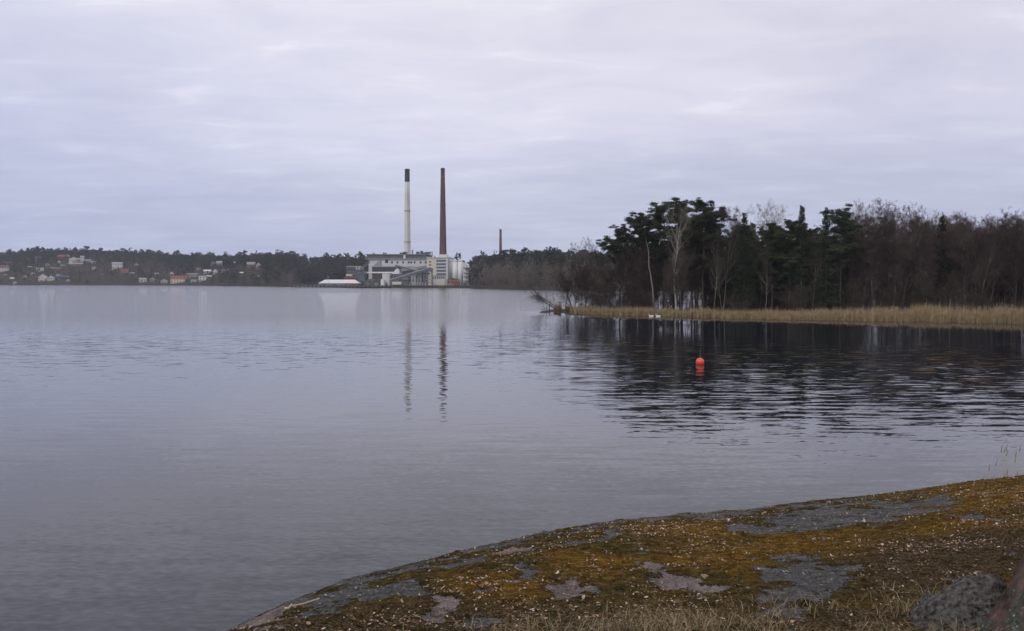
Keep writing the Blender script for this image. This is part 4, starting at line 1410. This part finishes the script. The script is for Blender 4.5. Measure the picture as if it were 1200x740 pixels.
def make_pine(seed, H, lean=(0, 0), cstart=.5, width=.22, nb=34, shape='round', bark=None, dens=1.0, curve=0):
    rg = np.random.default_rng(seed)
    segs, N = [], 12
    pts = [np.array([0, 0, -.3])]
    for k in range(1, N + 1):
        f = k / N
        pts.append(np.array([lean[0] * H * f ** (1 + curve), lean[1] * H * f, H * f - .3]) + rg.normal(0, .008 * H * min(f * 2, 1), 3) * [1, 1, 0])
    r0 = H * .0125
    rad = lambda f: r0 * (1 - .86 * f)
    for k in range(N): segs.append((pts[k], pts[k + 1], rad(k / N), rad((k + 1) / N)))
    tk = lambda f: np.array([np.interp(f * N, range(N + 1), [p[j] for p in pts]) for j in range(3)])
    C, Rr = [], []
    for j in range(nb):
        f = cstart + (1 - cstart) * (j + rg.uniform(0, 1)) / nb * .99
        g = (f - cstart) / (1 - cstart)
        if shape == 'round': pf = (.45 + .75 * math.sin(PI * min(1, g * .85 + .12))) * rg.uniform(.55, 1.2)
        elif shape == 'flat': pf = (.35 + .9 * g ** .6 * (1 if g < .85 else .75)) * rg.uniform(.5, 1.2)
        else: pf = (1.15 - .95 * g) * rg.uniform(.7, 1.1)
        L_ = H * width * pf
        az_ = rg.uniform(0, 2 * PI)
        elv = rg.uniform(-.05, .4) + .5 * g ** 2
        d = np.array([math.cos(az_) * math.cos(elv), math.sin(az_) * math.cos(elv), math.sin(elv)])
        p = tk(f)
        q1_ = p + d * L_ * .5
        d2 = nrm(d + np.array([0, 0, rg.uniform(-.1, .35)]))
        q2_ = q1_ + d2 * L_ * .5
        rb_ = max(.02, L_ * .016)
        segs += [(p, q1_, rb_, rb_ * .7), (q1_, q2_, rb_ * .7, rb_ * .3)]
        for c in range(5 + int(L_ > 2) * 2 + int(L_ > 3) * 2):
            w_ = rg.uniform(.35, 1.05)
            base_ = p + (q2_ - p) * w_
            cc = base_ + rg.normal(0, .22, 3) * [L_ * .6, L_ * .6, L_ * .3]
            C.append(cc); Rr.append(rg.uniform(.36, .74) * (H / 18) * (.75 + .3 * (1 - abs(2 * g - 1))))
            segs.append((base_, cc, rb_ * .4, rb_ * .2))
    top = tk(1.0)
    for c in range(4):
        C.append(top + rg.normal(0, .3, 3) * [1, 1, .6]); Rr.append(.5 * H / 18)
    # dead snags under the crown
    for j in range(7):
        f = rg.uniform(cstart * .5, cstart)
        az_ = rg.uniform(0, 2 * PI)
        p = tk(f); L_ = rg.uniform(.6, 2.2)
        segs.append((p, p + np.array([math.cos(az_), math.sin(az_), rg.uniform(-.2, .3)]) * L_, .03, .01))
    NC = []
    for c, r_ in zip(C, Rr):
        k = int(190 * dens * (r_ / .6) ** 1.7)
        u = rg.normal(0, 1, (k, 3)); u /= np.linalg.norm(u, axis=1)[:, None]
        u *= (rg.uniform(0, 1, k) ** .5 * rg.choice([.9, 1.05, 1.5], k, p=[.5, .36, .14]))[:, None] * r_ * np.array([1.2, 1.2, .5])
        NC.append(c + u)
    NC = np.vstack(NC)
    V, q = leafy_quads(NC, rg.uniform(.10, .22, len(NC)), rg.uniform(.02, .045, len(NC)), rg, .25)
    o = empty('pine_tree')
    Vs, qs = seg_mesh(segs, 7)
    link('trunk', np_mesh('trunk', Vs, [qs], True), bark or M['pinebark'], o)
    link('crown', np_mesh('crown', V, [q]), M['needle'], o)
    return o


def make_spruce(seed, H, width=.17, low=.08):
    rg = np.random.default_rng(seed)
    segs = [(np.array([0, 0, -.3]), np.array([0, 0, H * .5]), H * .011, H * .006), (np.array([0, 0, H * .5]), np.array([0, 0, H]), H * .006, .015)]
    NC = []
    nW = 34
    for j in range(nW):
        f = low + (1 - low) * (j / nW) ** .92
        for b in range(rg.integers(5, 8)):
            az_ = rg.uniform(0, 2 * PI)
            L_ = H * width * (1.03 - f) ** .85 * rg.uniform(.6, 1.15) + .15
            d = np.array([math.cos(az_), math.sin(az_), -.12 + .5 * f])
            p = np.array([0, 0, min(H * (f + rg.uniform(-.02, .02)), H * .995)])
            d = d + np.array([0, 0, rg.uniform(-.22, .22)])
            q = p + d * L_
            segs.append((p, q, .03, .008))
            k = int(22 + 26 * L_)
            s_ = rg.uniform(.12, 1.05, k)
            side = np.cross(d, [0, 0, 1])
            pos = p + d * (s_ * L_)[:, None] + side * (rg.normal(0, .22, k) * (1.1 - s_ * .7) * min(L_, 1.5))[:, None]
            pos[:, 2] -= .25 * s_ ** 2 * L_ * .4 + rg.uniform(-.1, .34, k)
            NC.append(pos)
    NC = np.vstack(NC)
    V, q = leafy_quads(NC, rg.uniform(.10, .2, len(NC)), rg.uniform(.02, .045, len(NC)), rg, -.15)
    o = empty('spruce_tree')
    Vs, qs = seg_mesh(segs, 6)
    link('trunk', np_mesh('trunk', Vs, [qs], True), M['bark'], o)
    link('crown', np_mesh('crown', V, [q]), M['spruce'], o)
    return o


USED = set()


def put(proto, H0, px, Yd, top_py, label, cat, group=None, rz=None, wide=1.0, flip=False, z=.35):
    """first use moves the prototype itself; later uses copy it with its parts"""
    if proto.name in USED:
        r = proto.copy(); COL.objects.link(r)
        for ch in proto.children:
            c = ch.copy(); COL.objects.link(c); c.parent = r
    else:
        r = proto; USED.add(proto.name)
    for key in ('label', 'category', 'group'):
        if key in r: del r[key]
    Hn = z_at(top_py, Yd, px) - z
    k = Hn / H0
    r.location = (x_at(px, Yd), Yd, z)
    r.rotation_euler = (0, 0, random.uniform(0, 2 * PI) if rz is None else rz)
    r.scale = (k * wide * (-1 if flip else 1), k * wide, k)
    tag(r, label, cat, group)
    return r


ysh_px = lambda p: float(np.interp(p, [a_ for a_, _ in SHORE], [b_ for _, b_ in SHORE]))

# ground of the point
pen_px = np.concatenate([np.linspace(634, 760, 40), np.linspace(764, 1300, 90), np.linspace(1310, 2100, 40)])
dep = lambda p: np.interp(p, [634, 650, 700, 800, 900, 1000, 1200, 2100], [1.5, 8, 15, 24, 36, 48, 62, 80])
tt = np.array([-.12, -.05, 0, .03, .08, .15, .25, .4, .55, .7, .85, .95, 1.0, 1.05, 1.12])
hp = np.array([-.9, -.35, -.06, .08, .2, .32, .45, .55, .6, .55, .4, .15, -.05, -.4, -.9])
P_, T_ = np.meshgrid(pen_px, tt, indexing='ij')
Ys = np.interp(P_, [a_ for a_, _ in SHORE], [b_ for _, b_ in SHORE]) + 1.5 + T_ * dep(P_)
Xs = Ys * (P_ - 600) / F
hs = np.interp(P_, [634, 645, 700, 900, 2100], [.25, .5, 1, 1.2, 1.6])
Zs = np.interp(T_, tt, hp) * np.where(np.interp(T_, tt, hp) > 0, hs, 1) + .15 * fbm(Xs * .4, Ys * .4, 71, 3) * (np.interp(T_, tt, hp) > .1)
na, nd = P_.shape
i = np.arange(na - 1)[:, None] * nd + np.arange(nd - 1)[None, :]
quads = np.stack([i, i + nd, i + nd + 1, i + 1], -1).reshape(-1, 4)
me = np_mesh('peninsula', np.stack([Xs, Ys, Zs], -1).reshape(-1, 3), [quads], True)
tag(link('land', me, M['earth']), 'low brown earth of the wooded point', 'land', kind='structure')

# reeds in front of it
rg = np.random.default_rng(33)


def reed_bed(n, pr, wd, hmin, hmax, m_, label, seed, edge=-2.0, name='reeds', dens=None, wid=.016, ramp=((0, 1), (1, 1))):
    rg = np.random.default_rng(seed)
    p = rg.uniform(pr[0], pr[1], n)
    Y0 = np.interp(p, [a_ for a_, _ in SHORE], [b_ for _, b_ in SHORE])
    w_ = np.interp(p, [q[0] for q in wd], [q[1] for q in wd])
    yy = Y0 + edge + rg.uniform(0, 1, n) ** .8 * w_ + 1.6 * fbm(p * .05, p * 0, seed, 3) + 1.2 * fbm(p * .35, p * 0, seed + 5, 2) - rg.exponential(.35, n) * (rg.uniform(0, 1, n) < .12)
    xx = yy * (p - 600) / F
    if dens is not None:
        k = rg.uniform(0, 1, n) < np.clip(dens(xx, yy), 0, 1)
        xx, yy, p = xx[k], yy[k], p[k]
    n = len(xx)
    h = (rg.uniform(hmin, hmax, n) * np.interp(p, *ramp) * (1 + .35 * rg.uniform(0, 1, n) ** 6) * (1 + .5 * fbm(xx * .35, yy * .35, seed + 2, 3) + .35 * fbm(xx * 1.7, yy * 1.2, seed + 6, 2)))[:, None]
    a = rg.uniform(0, PI, n)
    w = wid * rg.uniform(.6, 1.3, n)
    e = np.stack([np.cos(a) * w, np.sin(a) * w, 0 * w], -1)
    b = np.stack([xx, yy, np.full(n, -.25)], -1)
    lean = np.stack([rg.normal(.04, .09, n), rg.normal(0, .09, n), np.ones(n)], -1)
    mid = b + lean * (h + .25) * .6
    top = mid + (lean + rg.normal(.05, .12, (n, 3)) * [1, 1, .2]) * (h + .25) * .4
    V = np.stack([b - e, b + e, mid + e, mid - e, top + e * .4, top - e * .4], 1).reshape(-1, 3)
    f = np.arange(n)[:, None] * 6
    me = np_mesh(name, V, [np.hstack([f, f + 1, f + 2, f + 3]), np.hstack([f + 3, f + 2, f + 4, f + 5])])
    return tag(link(name, me, m_), label, 'reeds', kind='stuff')


reed_bed(26000, (668, 1000), [(668, 2), (760, 3), (1000, 6)], .6, 1.3, M['reed'], 'narrow belt of straw-coloured reeds along the pines of the point', 1, dens=lambda x, y: .75 + .9 * fbm(x * .3, y * .3, 4, 2))
reed_bed(42000, (880, 1560), [(880, 4), (1050, 9), (1560, 12)], 1.15, 2.15, M['reed'], 'tall wide bed of pale reeds in front of the alder thicket', 2, ramp=((880, 1060), (.5, 1)), dens=lambda x, y: .35 + .02 * (x - 35) + .9 * fbm(x * .4, y * .3, 14, 2))
reed_bed(15000, (662, 1010), [(662, 3), (1010, 6)], .5, 1.4, M['reedbrown'], 'brown withered sedge behind the narrow reed belt', 3, edge=1.5)
o = reed_bed(420, (649, 656.5), [(649, 1.6), (656, 1.6)], .8, 1.6, M['reedbrown'], 'small isolated tuft of brown reeds at the tip of the point', 4, edge=-1.5, name='reed_tuft')
tag(o, cat='reeds'); del o['kind']

# tip of the point: low rock with two stakes
tag(boulder('rock', (x_at(638.5, 184), 184, -.02), (1.15, .8, .3), 9, M['darkstone'], 0, 4), 'low dark rock awash at the tip of the wooded point', 'rock')
for px_, hgt, lb in ((640.6, 1.5, 'thinner of two stakes standing in the water at the point'), (643.6, 1.75, 'taller of two stakes standing in the water at the point')):
    o = empty('stake', (x_at(px_, 184.5), 184.5, -.6))
    tag(o, lb, 'stake')
    rw = .05 if hgt < 1.6 else .075
    MB().bar((0, 0, 0), (.05, 0, hgt + .6), rw, 7, rw * .8).build('post', M['pile'], o)
    MB().bar((.05, 0, hgt + .602), (.05, 0, hgt + .64), rw * 1.1, 7).build('cap', M['darkstone'], o)

# prototypes
PR = {}
for k, (sd_, H_, kw) in enumerate([(1, 19, dict(cstart=.48, width=.2, nb=38)), (2, 18, dict(cstart=.42, width=.19, nb=42)), (3, 17, dict(cstart=.35, width=.21, nb=46)),
                                   (4, 18, dict(cstart=.30, width=.17, nb=50, shape='cone')), (5, 19, dict(cstart=.55, width=.23, nb=34, shape='flat'))]):
    PR['pine%d' % k] = (make_pine(sd_, H_, **kw), H_)
for k, (sd_, H_, w_) in enumerate([(11, 17, .14), (12, 16, .17), (13, 15, .20)]): PR['spruce%d' % k] = (make_spruce(sd_, H_, w_), H_)
for k, (sd_, H_, kw) in enumerate([(21, 16, dict()), (22, 16, dict(n1=30, ang1=40)), (23, 15, dict(n1=24, ang1=55, start=.3)), (24, 16, dict(n1=32, ang1=36, start=.2)), (25, 15, dict(n1=28, ang1=46))]):
    PR['alder%d' % k] = (make_bare(sd_, H_, bare_cfg(**kw), M['bark'], M['redtwig'], name='alder_tree'), H_)
for k, sd_ in enumerate((31, 32)):
    PR['grey%d' % k] = (make_bare(sd_, 16, bare_cfg(n1=28, ang1=44, start=.35), M['paletrunk'], M['twig'], name='bare_tree'), 16)
PR['birch'] = (make_bare(41, 18, bare_cfg(n1=22, ang1=34, start=.35, n2=8), M['birch'], M['birchtwig'], name='birch_tree', r0=.2), 18)
PR['birch2'] = (make_bare(42, 18, bare_cfg(n1=26, ang1=40, start=.5, n2=9, n3=8), M['paletrunk'], M['birchtwig'], name='birch_tree', r0=.17), 18)
SC = dict(ns=(7, 5, 4, 3, 2), nch=(14, 7, 6, 0), tip=(.15, .25, .35, .5, .5), wander=(.12, .15, .18, .2, .2), up=(.03, .06, .04, .03, .02), start=(.15, .15, .1, .1), ang=(40, 42, 42, 40),
          ratio=(.42, .5, .5, .5), prof=(lambda f: 1.1 - .5 * f, lambda f: 1.1 - .6 * f, lambda f: 1, lambda f: 1), thick=(.02, .016, .014, .012))
for k, sd_ in enumerate((51, 52, 53)):
    PR['shrub%d' % k] = (make_bare(sd_, 5, SC, M['bark'], M['shrub'], stems=6, spread=.5, r0=.07, name='bare_shrub'), 5)
PR['willow'] = (make_bare(61, 9, dict(SC, nch=(18, 8, 7, 0)), M['bark'], M['shrub'], stems=7, spread=.55, r0=.11, name='willow_shrub'), 9)
PR['leaner'] = (make_bare(62, 7.5, dict(SC, nch=(13, 6, 5, 0), up=(.10, .06, .04, .03, .02)), M['bark'], M['shrub'], lean=(-2.6, -.2), stems=2, spread=.3, r0=.1, name='leaning_shrub'), 4)
lp, lpH = make_pine(71, 18, lean=(-.135, .02), cstart=.80, width=.15, nb=20, shape='round', bark=M['paletrunk'], curve=.5), 18


def P(kind, px, dy, top, label, cat=None, group=None, **kw):
    o, H_ = PR[kind]
    cat = cat or ('pine' if kind.startswith('pine') else 'spruce' if kind.startswith('spruce') else 'birch' if kind.startswith('birch') else
                  'alder' if kind.startswith('alder') else 'shrub' if kind in ('willow', 'leaner') or kind.startswith('shrub') else 'bare tree')
    return put(o, H_, px, ysh_px(px) + dy, top, label, cat, group, **kw)


# the trees one can tell apart, from the tip of the point eastwards
P('leaner', 668, 5, 328, 'bare shrub leaning far out over the water at the tip of the point', rz=0, wide=1.0)
P('willow', 672, 6, 296, 'multi-stemmed bare willow at the tip of the point', rz=.5, wide=.9)
P('grey0', 686, 9, 283, 'rounded bare tree with a pale trunk behind the willow at the tip', rz=1)
P('alder2', 700, 8, 289, 'bare tree between the pale-trunked tree and the first pine', rz=2)
P('pine2', 727, 9, 267, 'lowest pine of the point, first one from its tip', wide=1.05, rz=.6)
P('shrub0', 706, 5, 326, 'bare shrub under the first pine from the tip', rz=0)
put(lp, lpH, 767, ysh_px(767) + 6, 254, 'slender pale trunk leaning towards the tip with a small needle crown', 'pine', rz=0)
P('pine0', 778, 12, 241, 'tall broad pine directly behind the white-stemmed birch', wide=1.1, rz=2.2)
P('pine2', 752, 14, 268, 'lower pine between the first pine and the leaning trunk', wide=.8, rz=3)
P('birch', 793, 5, 246, 'white-stemmed bare birch in front of the tall pines', rz=.8, wide=.8)
P('pine2', 799, 14, 237, 'tall pine touching the birch from behind', wide=.95, rz=4)
P('pine1', 824, 10, 237, 'tall flat-topped pine with open sky beside its crown', wide=1.0, rz=1.1)
P('pine2', 815, 16, 262, 'lower pine filling the gap behind the flat-topped pine', wide=.85, rz=.3)
P('grey1', 848, 12, 251, 'grey bare tree seen between the flat-topped pine and the dark spruces', rz=.4)
P('spruce0', 872, 10, 249, 'narrow spruce next to the grey bare tree', wide=1.15, rz=0)
P('birch2', 890, 22, 237, 'tall pale birch rising above the dark conifers', rz=1.6, wide=.95)
P('pine3', 905, 12, 262, 'dark pine at the foot of the tall pale birch', wide=1.1, rz=2.4)
P('pine1', 925, 12, 260, 'dark pine beside the narrowest spruce top', wide=1.05, rz=5)
P('spruce1', 939, 12, 241, 'tall pointed spruce with the narrowest top in the wood', wide=.85, rz=1)
P('spruce2', 968, 10, 244, 'broad dark spruce at the east end of the conifers', wide=.95, rz=2)
P('pine0', 985, 12, 249, 'thick pine standing against the pale leafless trees', wide=.95, rz=.9)
P('grey1', 998, 20, 244, 'pale leafless tree just east of the last thick pine', rz=2.1, wide=.85)
P('alder0', 1022, 12, 246, 'leafless alder west of the highest bare crown', rz=.7)
P('alder3', 1047, 14, 235, 'highest bare alder crown, rising above the thicket', rz=2.9, wide=1.2)
P('alder1', 1072, 14, 246, 'leafless alder leaning on the highest bare crown', rz=4.2)
P('spruce1', 1103, 18, 253, 'single small spruce top poking out of the bare alders', rz=3)
P('alder4', 1085, 10, 258, 'low bare alder beside the single spruce top', rz=1.5)
P('alder2', 1130, 12, 257, 'reddish bare alder east of the single spruce top', rz=5.1)
P('alder1', 1158, 14, 247, 'round reddish alder crown standing highest in the eastern thicket', rz=.2, wide=1.2)
P('alder0', 1190, 12, 254, 'reddish bare alder at the picture edge', rz=3.3, wide=1.1)

# fill: thicket behind and between
rr = random.Random(5)
kinds_a = ['alder0', 'alder1', 'alder2', 'alder3', 'alder4']
for k in range(86):
    px_ = rr.uniform(1000, 1400)
    dy = rr.uniform(9, 52)
    top = np.interp(px_, [1000, 1045, 1090, 1150, 1330], [251, 244, 255, 252, 252]) + rr.uniform(0, 15)
    P(kinds_a[k % 5], px_, dy, top, 'leafless reddish alder inside the dense thicket behind the tall reeds', group='alders of the dense thicket', wide=rr.uniform(.85, 1.25))
for k in range(34):
    px_ = rr.uniform(825, 1000)
    dy = rr.uniform(14, 40)
    top = rr.uniform(260, 300)
    kd = ('pine3', 'spruce2', 'pine2', 'spruce1', 'pine1', 'spruce2')[k % 6]
    P(kd, px_, dy, top, 'dark conifer packed inside the middle of the wooded point', cat='conifer', group='conifers packed in the middle of the point', wide=rr.uniform(.95, 1.3))
for k in range(10):
    P(('pine2', 'pine3', 'pine1')[k % 3], 742 + k * 9.5 + rr.uniform(-3, 3), rr.uniform(15, 22), rr.uniform(270, 300), 'low dark pine behind the white-stemmed birch and its tall neighbours', cat='pine',
      group='low pines behind the birch', wide=rr.uniform(.95, 1.2))
for k in range(20):
    px_ = rr.uniform(735, 1000)
    P(('grey0', 'alder2', 'alder4', 'grey1')[k % 4], px_, rr.uniform(5, 22), rr.uniform(272, 315), 'thin bare understorey tree among the conifer trunks', cat='bare tree', group='bare understorey trees', wide=rr.uniform(.6, .95))
for k in range(20):
    px_ = 664 + k * 8 + rr.uniform(-4, 4)
    P(('alder1', 'alder4', 'grey0')[k % 3], px_, rr.uniform(5, 12), rr.uniform(286, 318), 'dark bare sapling on the narrow part of the point', cat='bare tree', group='saplings on the narrow part of the point', wide=rr.uniform(.8, 1.1))
for k in range(84):
    px_ = rr.uniform(690, 1320)
    P(('shrub0', 'shrub1', 'shrub2')[k % 3], px_, rr.uniform(4.5, 30), rr.uniform(322, 346), 'tangled bare shrub under the trees behind the reeds', group='bare shrubs under the trees', wide=rr.uniform(.9, 1.5))
for k in range(44):
    px_ = rr.uniform(850, 1380)
    P(('shrub0', 'shrub1', 'shrub2')[k % 3], px_, rr.uniform(26, 52), rr.uniform(318, 338), 'dense bare shrub deep inside the wood of the point', group='shrubs deep inside the wood', wide=rr.uniform(1.3, 1.9))
P('shrub1', 866, 3.5, 344, 'brown bush standing forward among the reeds below the narrow spruce', wide=1.3)
P('shrub2', 1148, 4.5, 349, 'low reddish bush at the back of the tall reeds', wide=1.8)

# pines standing out on the far ridge
for k, (px_, top) in enumerate([(11.5, 295), (41, 292.5), (46, 291.2), (56, 293), (62, 292.8), (67, 293.5), (88, 293.5), (100, 292.5), (174, 293), (187, 293.5)]):
    z_, x_, y_ = far_z(np.array([az_of(px_)]), np.array([225.0]))
    o = put(PR['pine%d' % (k % 4)][0], PR['pine%d' % (k % 4)][1], px_, float(y_[0]), top, 'dark pine crown standing out on the skyline of the house-dotted ridge', 'pine',
            'skyline pines of the ridge', z=float(z_[0]), wide=1.25)

for o_, _ in PR.values():
    if o_.name not in USED:
        for ch in list(o_.children): bpy.data.objects.remove(ch)
        bpy.data.objects.remove(o_)

# ------------------------------------------------------------------ buoy, swans, near details
Yb = CAMZ * F / (427.5 - HZ)
o = empty('buoy', (x_at(821, Yb), Yb, 0))
tag(o, 'round orange-red mooring buoy floating on the dark water off the point', 'buoy')
rb_ = .30
MB().lathe([(max(.004, rb_ * math.sin(a_)), .17 - rb_ * math.cos(a_)) for a_ in np.linspace(0, PI, 17)], 28).build('float', M['buoy'], o, True)
nk = MB().lathe([(.05, .17 + rb_ - .012), (.05, .17 + rb_ + .02), (.04, .17 + rb_ + .03)], 14).build('neck', M['buoy'], o, True)
MB().bar((0, 0, .17 + rb_ + .02), (.03, 0, .17 + rb_ + .62), .008, 6, .005).build('rod', M['greyroof'], o)


def swan(px_, Yd, label, rz):
    o = empty('swan', (x_at(px_, Yd), Yd, 0), rz)
    tag(o, label, 'swan', 'pair of swans by the reeds')
    me = bpy.data.meshes.new('body')
    pts = [((-.44, 0, .16), .05), ((-.30, 0, .13), .14), ((-.05, 0, .10), .20), ((.18, 0, .10), .17), ((.30, 0, .17), .085), ((.36, 0, .30), .05), ((.31, 0, .43), .042), ((.34, 0, .52), .045), ((.44, 0, .49), .04)]
    me.from_pydata([p for p, _ in pts], [(k, k + 1) for k in range(len(pts) - 1)], [])
    b = bpy.data.objects.new('body', me)
    COL.objects.link(b)
    b.parent = o
    b.modifiers.new('skin', 'SKIN')
    for k, (_, r_) in enumerate(pts): me.skin_vertices[0].data[k].radius = (r_, r_)
    me.skin_vertices[0].data[2].use_root = True
    b.modifiers.new('smooth', 'SUBSURF').render_levels = 2
    me.materials.append(M['swan'])
    MB().bar((.46, 0, .485), (.56, 0, .455), .024, 6, .008).build('beak', M['beak'], o)
    for s_ in (-1, 1):
        w_ = MB()
        w_.add([(.16, s_ * .17, .16), (-.1, s_ * .215, .22), (-.42, s_ * .06, .26), (-.5, s_ * .03, .22), (-.2, s_ * .2, .08), (.1, s_ * .185, .06)],
               [(0, 1, 4, 5), (1, 2, 3, 4)])
        wo = w_.build('wing', M['swan'], o)
        so_ = wo.modifiers.new('thick', 'SOLIDIFY'); so_.thickness = .02


swan(763.3, 163.5, 'white swan nearer the tip of the two swimming along the reeds', R(175))
swan(771.5, 163.0, 'white swan following behind the other along the reeds', R(168))

# dead stalk lying on the bare rock
s0 = Vector(slope_point(341, 716))
pts = []
for dx_, dy_ in ((-.035, .03), (-.012, .0), (.005, .004), (.05, .03), (.12, .07)):
    xx, yy = s0.x + dx_, s0.y + dy_
    pts.append((xx, yy, float(surf_z(np.array([xx]), np.array([yy]))[0])))
st = MB()
for k in range(len(pts) - 1):
    a_, b_ = Vector(pts[k]) + Vector((0, 0, .012)), Vector(pts[k + 1]) + Vector((0, 0, .012 + .01 * (k % 2)))
    st.bar(a_, b_, .006 - .0008 * k, 6)
tag(st.build('stalk', M['stalk'], None), 'bleached hooked plant stalk lying on bare rock at the slope edge', 'stalk')

# reeds standing in the water beyond the slope
o = empty('reed_clump', (x_at(1180, 24), 24, 0))
tag(o, 'sparse clump of thin dry reed stalks in the water behind the rock', 'reeds')
rg = np.random.default_rng(8)
sb, pb = MB(), MB()
for k in range(64):
    px_ = 1200 - abs(rg.normal(0, 24)) if k < 46 else rg.uniform(1200, 1290)
    if px_ < 1146: continue
    Yr = 24 + rg.uniform(-1, 1.5)
    x_ = x_at(px_, Yr) - o.location.x
    h_ = rg.uniform(.95, 1.65) * (1.1 if px_ > 1175 else .92)
    lx, ly = rg.normal(0, .05), rg.normal(0, .05)
    p0, p1 = (x_, Yr - 24, -.3), (x_ + lx, Yr - 24 + ly, h_)
    sb.bar(p0, p1, .005, 5, .003)
    if rg.uniform() < .35: pb.bar(p1, (p1[0] + lx * .3 + .03, p1[1], p1[2] + .16), .012, 5, .003)
sb.build('stem', M['stalk'], o)['kind'] = 'stuff'
pb.build('seed_head', M['reedbrown'], o)['kind'] = 'stuff'

# tree trunk rising out of the picture beside the boulder
t = NT('mossy_trunk_bark')
tcn = t.n('ShaderNodeTexCoord').outputs['Object']
mp = t.n('ShaderNodeMapping'); mp.inputs['Scale'].default_value = (1, 1, .22); t.l(tcn, mp.inputs['Vector'])
n1 = t.noise(22, 6, .65, mp.outputs[0]).outputs['Fac']
n2 = t.noise(5, 4, .6, tcn).outputs['Fac']
n3 = t.noise(60, 4, .7, tcn).outputs['Fac']
bc = t.ramp(n1, [(.3, (.03, .023, .02)), (.5, (.085, .058, .048)), (.7, (.17, .11, .09))])
bc = t.mix(t.ramp(n2, [(.48, (0, 0, 0)), (.58, (1, 1, 1))]), bc, t.ramp(n3, [(.35, (.035, .04, .03)), (.65, (.10, .105, .085))]))
bc = t.mix(t.ramp(t.math('MULTIPLY', n3, n2), [(.345, (0, 0, 0)), (.39, (1, 1, 1))]), bc, (.34, .36, .33))
t.l(bc, t.b.inputs['Base Color'])
t.b.inputs['Roughness'].default_value = .98
t.b.inputs['Specular IOR Level'].default_value = .05
bp = t.n('ShaderNodeBump', i_Strength=.9); bp.inputs['Distance'].default_value = .03
t.l(n1, bp.inputs['Height']); t.l(bp.outputs['Normal'], t.b.inputs['Normal'])
M['nearbark'] = t.m
tx_, ty_, tz_ = slope_point(1268, 738)
o = empty('tree_trunk', (tx_, ty_, tz_ - .1))
tag(o, 'flared brown tree trunk base with mossy lichened bark beside the boulder', 'tree trunk')
NA, NZ = 96, 70
th = np.linspace(0, 2 * PI, NA, endpoint=False)
zz = np.concatenate([np.linspace(-.25, 1.2, 50), np.linspace(1.3, 9, 20)])
V = []
for z in zz:
    zf = max(z, 0)
    r_ = .17 * (1 - zf / 14) + .24 * math.exp(-zf / .28) + (.10 if z < 0 else 0) * min(1, -z / .2)
    fl = 1 + (.16 * math.exp(-zf / .5) + .03) * np.sin(4 * th + 1.1 + .6 * zf) + .05 * np.sin(9 * th + 2 * zf)
    fl += .10 * fbm(np.cos(th) * 3 + 7, np.sin(th) * 3 + z * 1.5, 13, 4)
    lx = .10 * zf
    V.append(np.stack([lx + r_ * fl * np.cos(th), r_ * fl * np.sin(th), np.full(NA, z)], -1))
V = np.stack(V).reshape(-1, 3)
i = np.arange(NZ - 1)[:, None] * NA + np.arange(NA)[None, :]
j = np.arange(NZ - 1)[:, None] * NA + (np.arange(NA)[None, :] + 1) % NA
q = np.stack([i, j, j + NA, i + NA], -1).reshape(-1, 4)
link('trunk', np_mesh('trunk', V, [q], True), M['nearbark'], o)
lb_ = MB()
for k in range(10):
    z = 4.5 + k * .45
    a_ = k * 2.4
    p0 = Vector((.1 * z, 0, z)); p1 = p0 + Vector((math.cos(a_) * 1.2, math.sin(a_) * 1.2, .5)); p2 = p1 + Vector((math.cos(a_ + .3) * .9, math.sin(a_ + .3) * .9, .7))
    lb_.bar(p0, p1, .05, 6, .03).bar(p1, p2, .03, 6, .01)
lb_.build('limb', M['nearbark'], o)['kind'] = 'stuff'

# ------------------------------------------------------------------ thin air
hz = MB().box(-2600, 2600, -300, 2600, -3.2, 175).build('haze', None)
t = bpy.data.materials.new('thin_haze')
t.use_nodes = True
for n_ in list(t.node_tree.nodes):
    if n_.type == 'BSDF_PRINCIPLED': t.node_tree.nodes.remove(n_)
pv = t.node_tree.nodes.new('ShaderNodeVolumePrincipled')
pv.inputs['Color'].default_value = (.86, .90, 1, 1)
pv.inputs['Density'].default_value = .00011
t.node_tree.links.new(pv.outputs['Volume'], t.node_tree.nodes['Material Output'].inputs['Volume'])
hz.data.materials.append(t)
tag(hz, 'thin pale air over the lake', 'haze', kind='stuff')
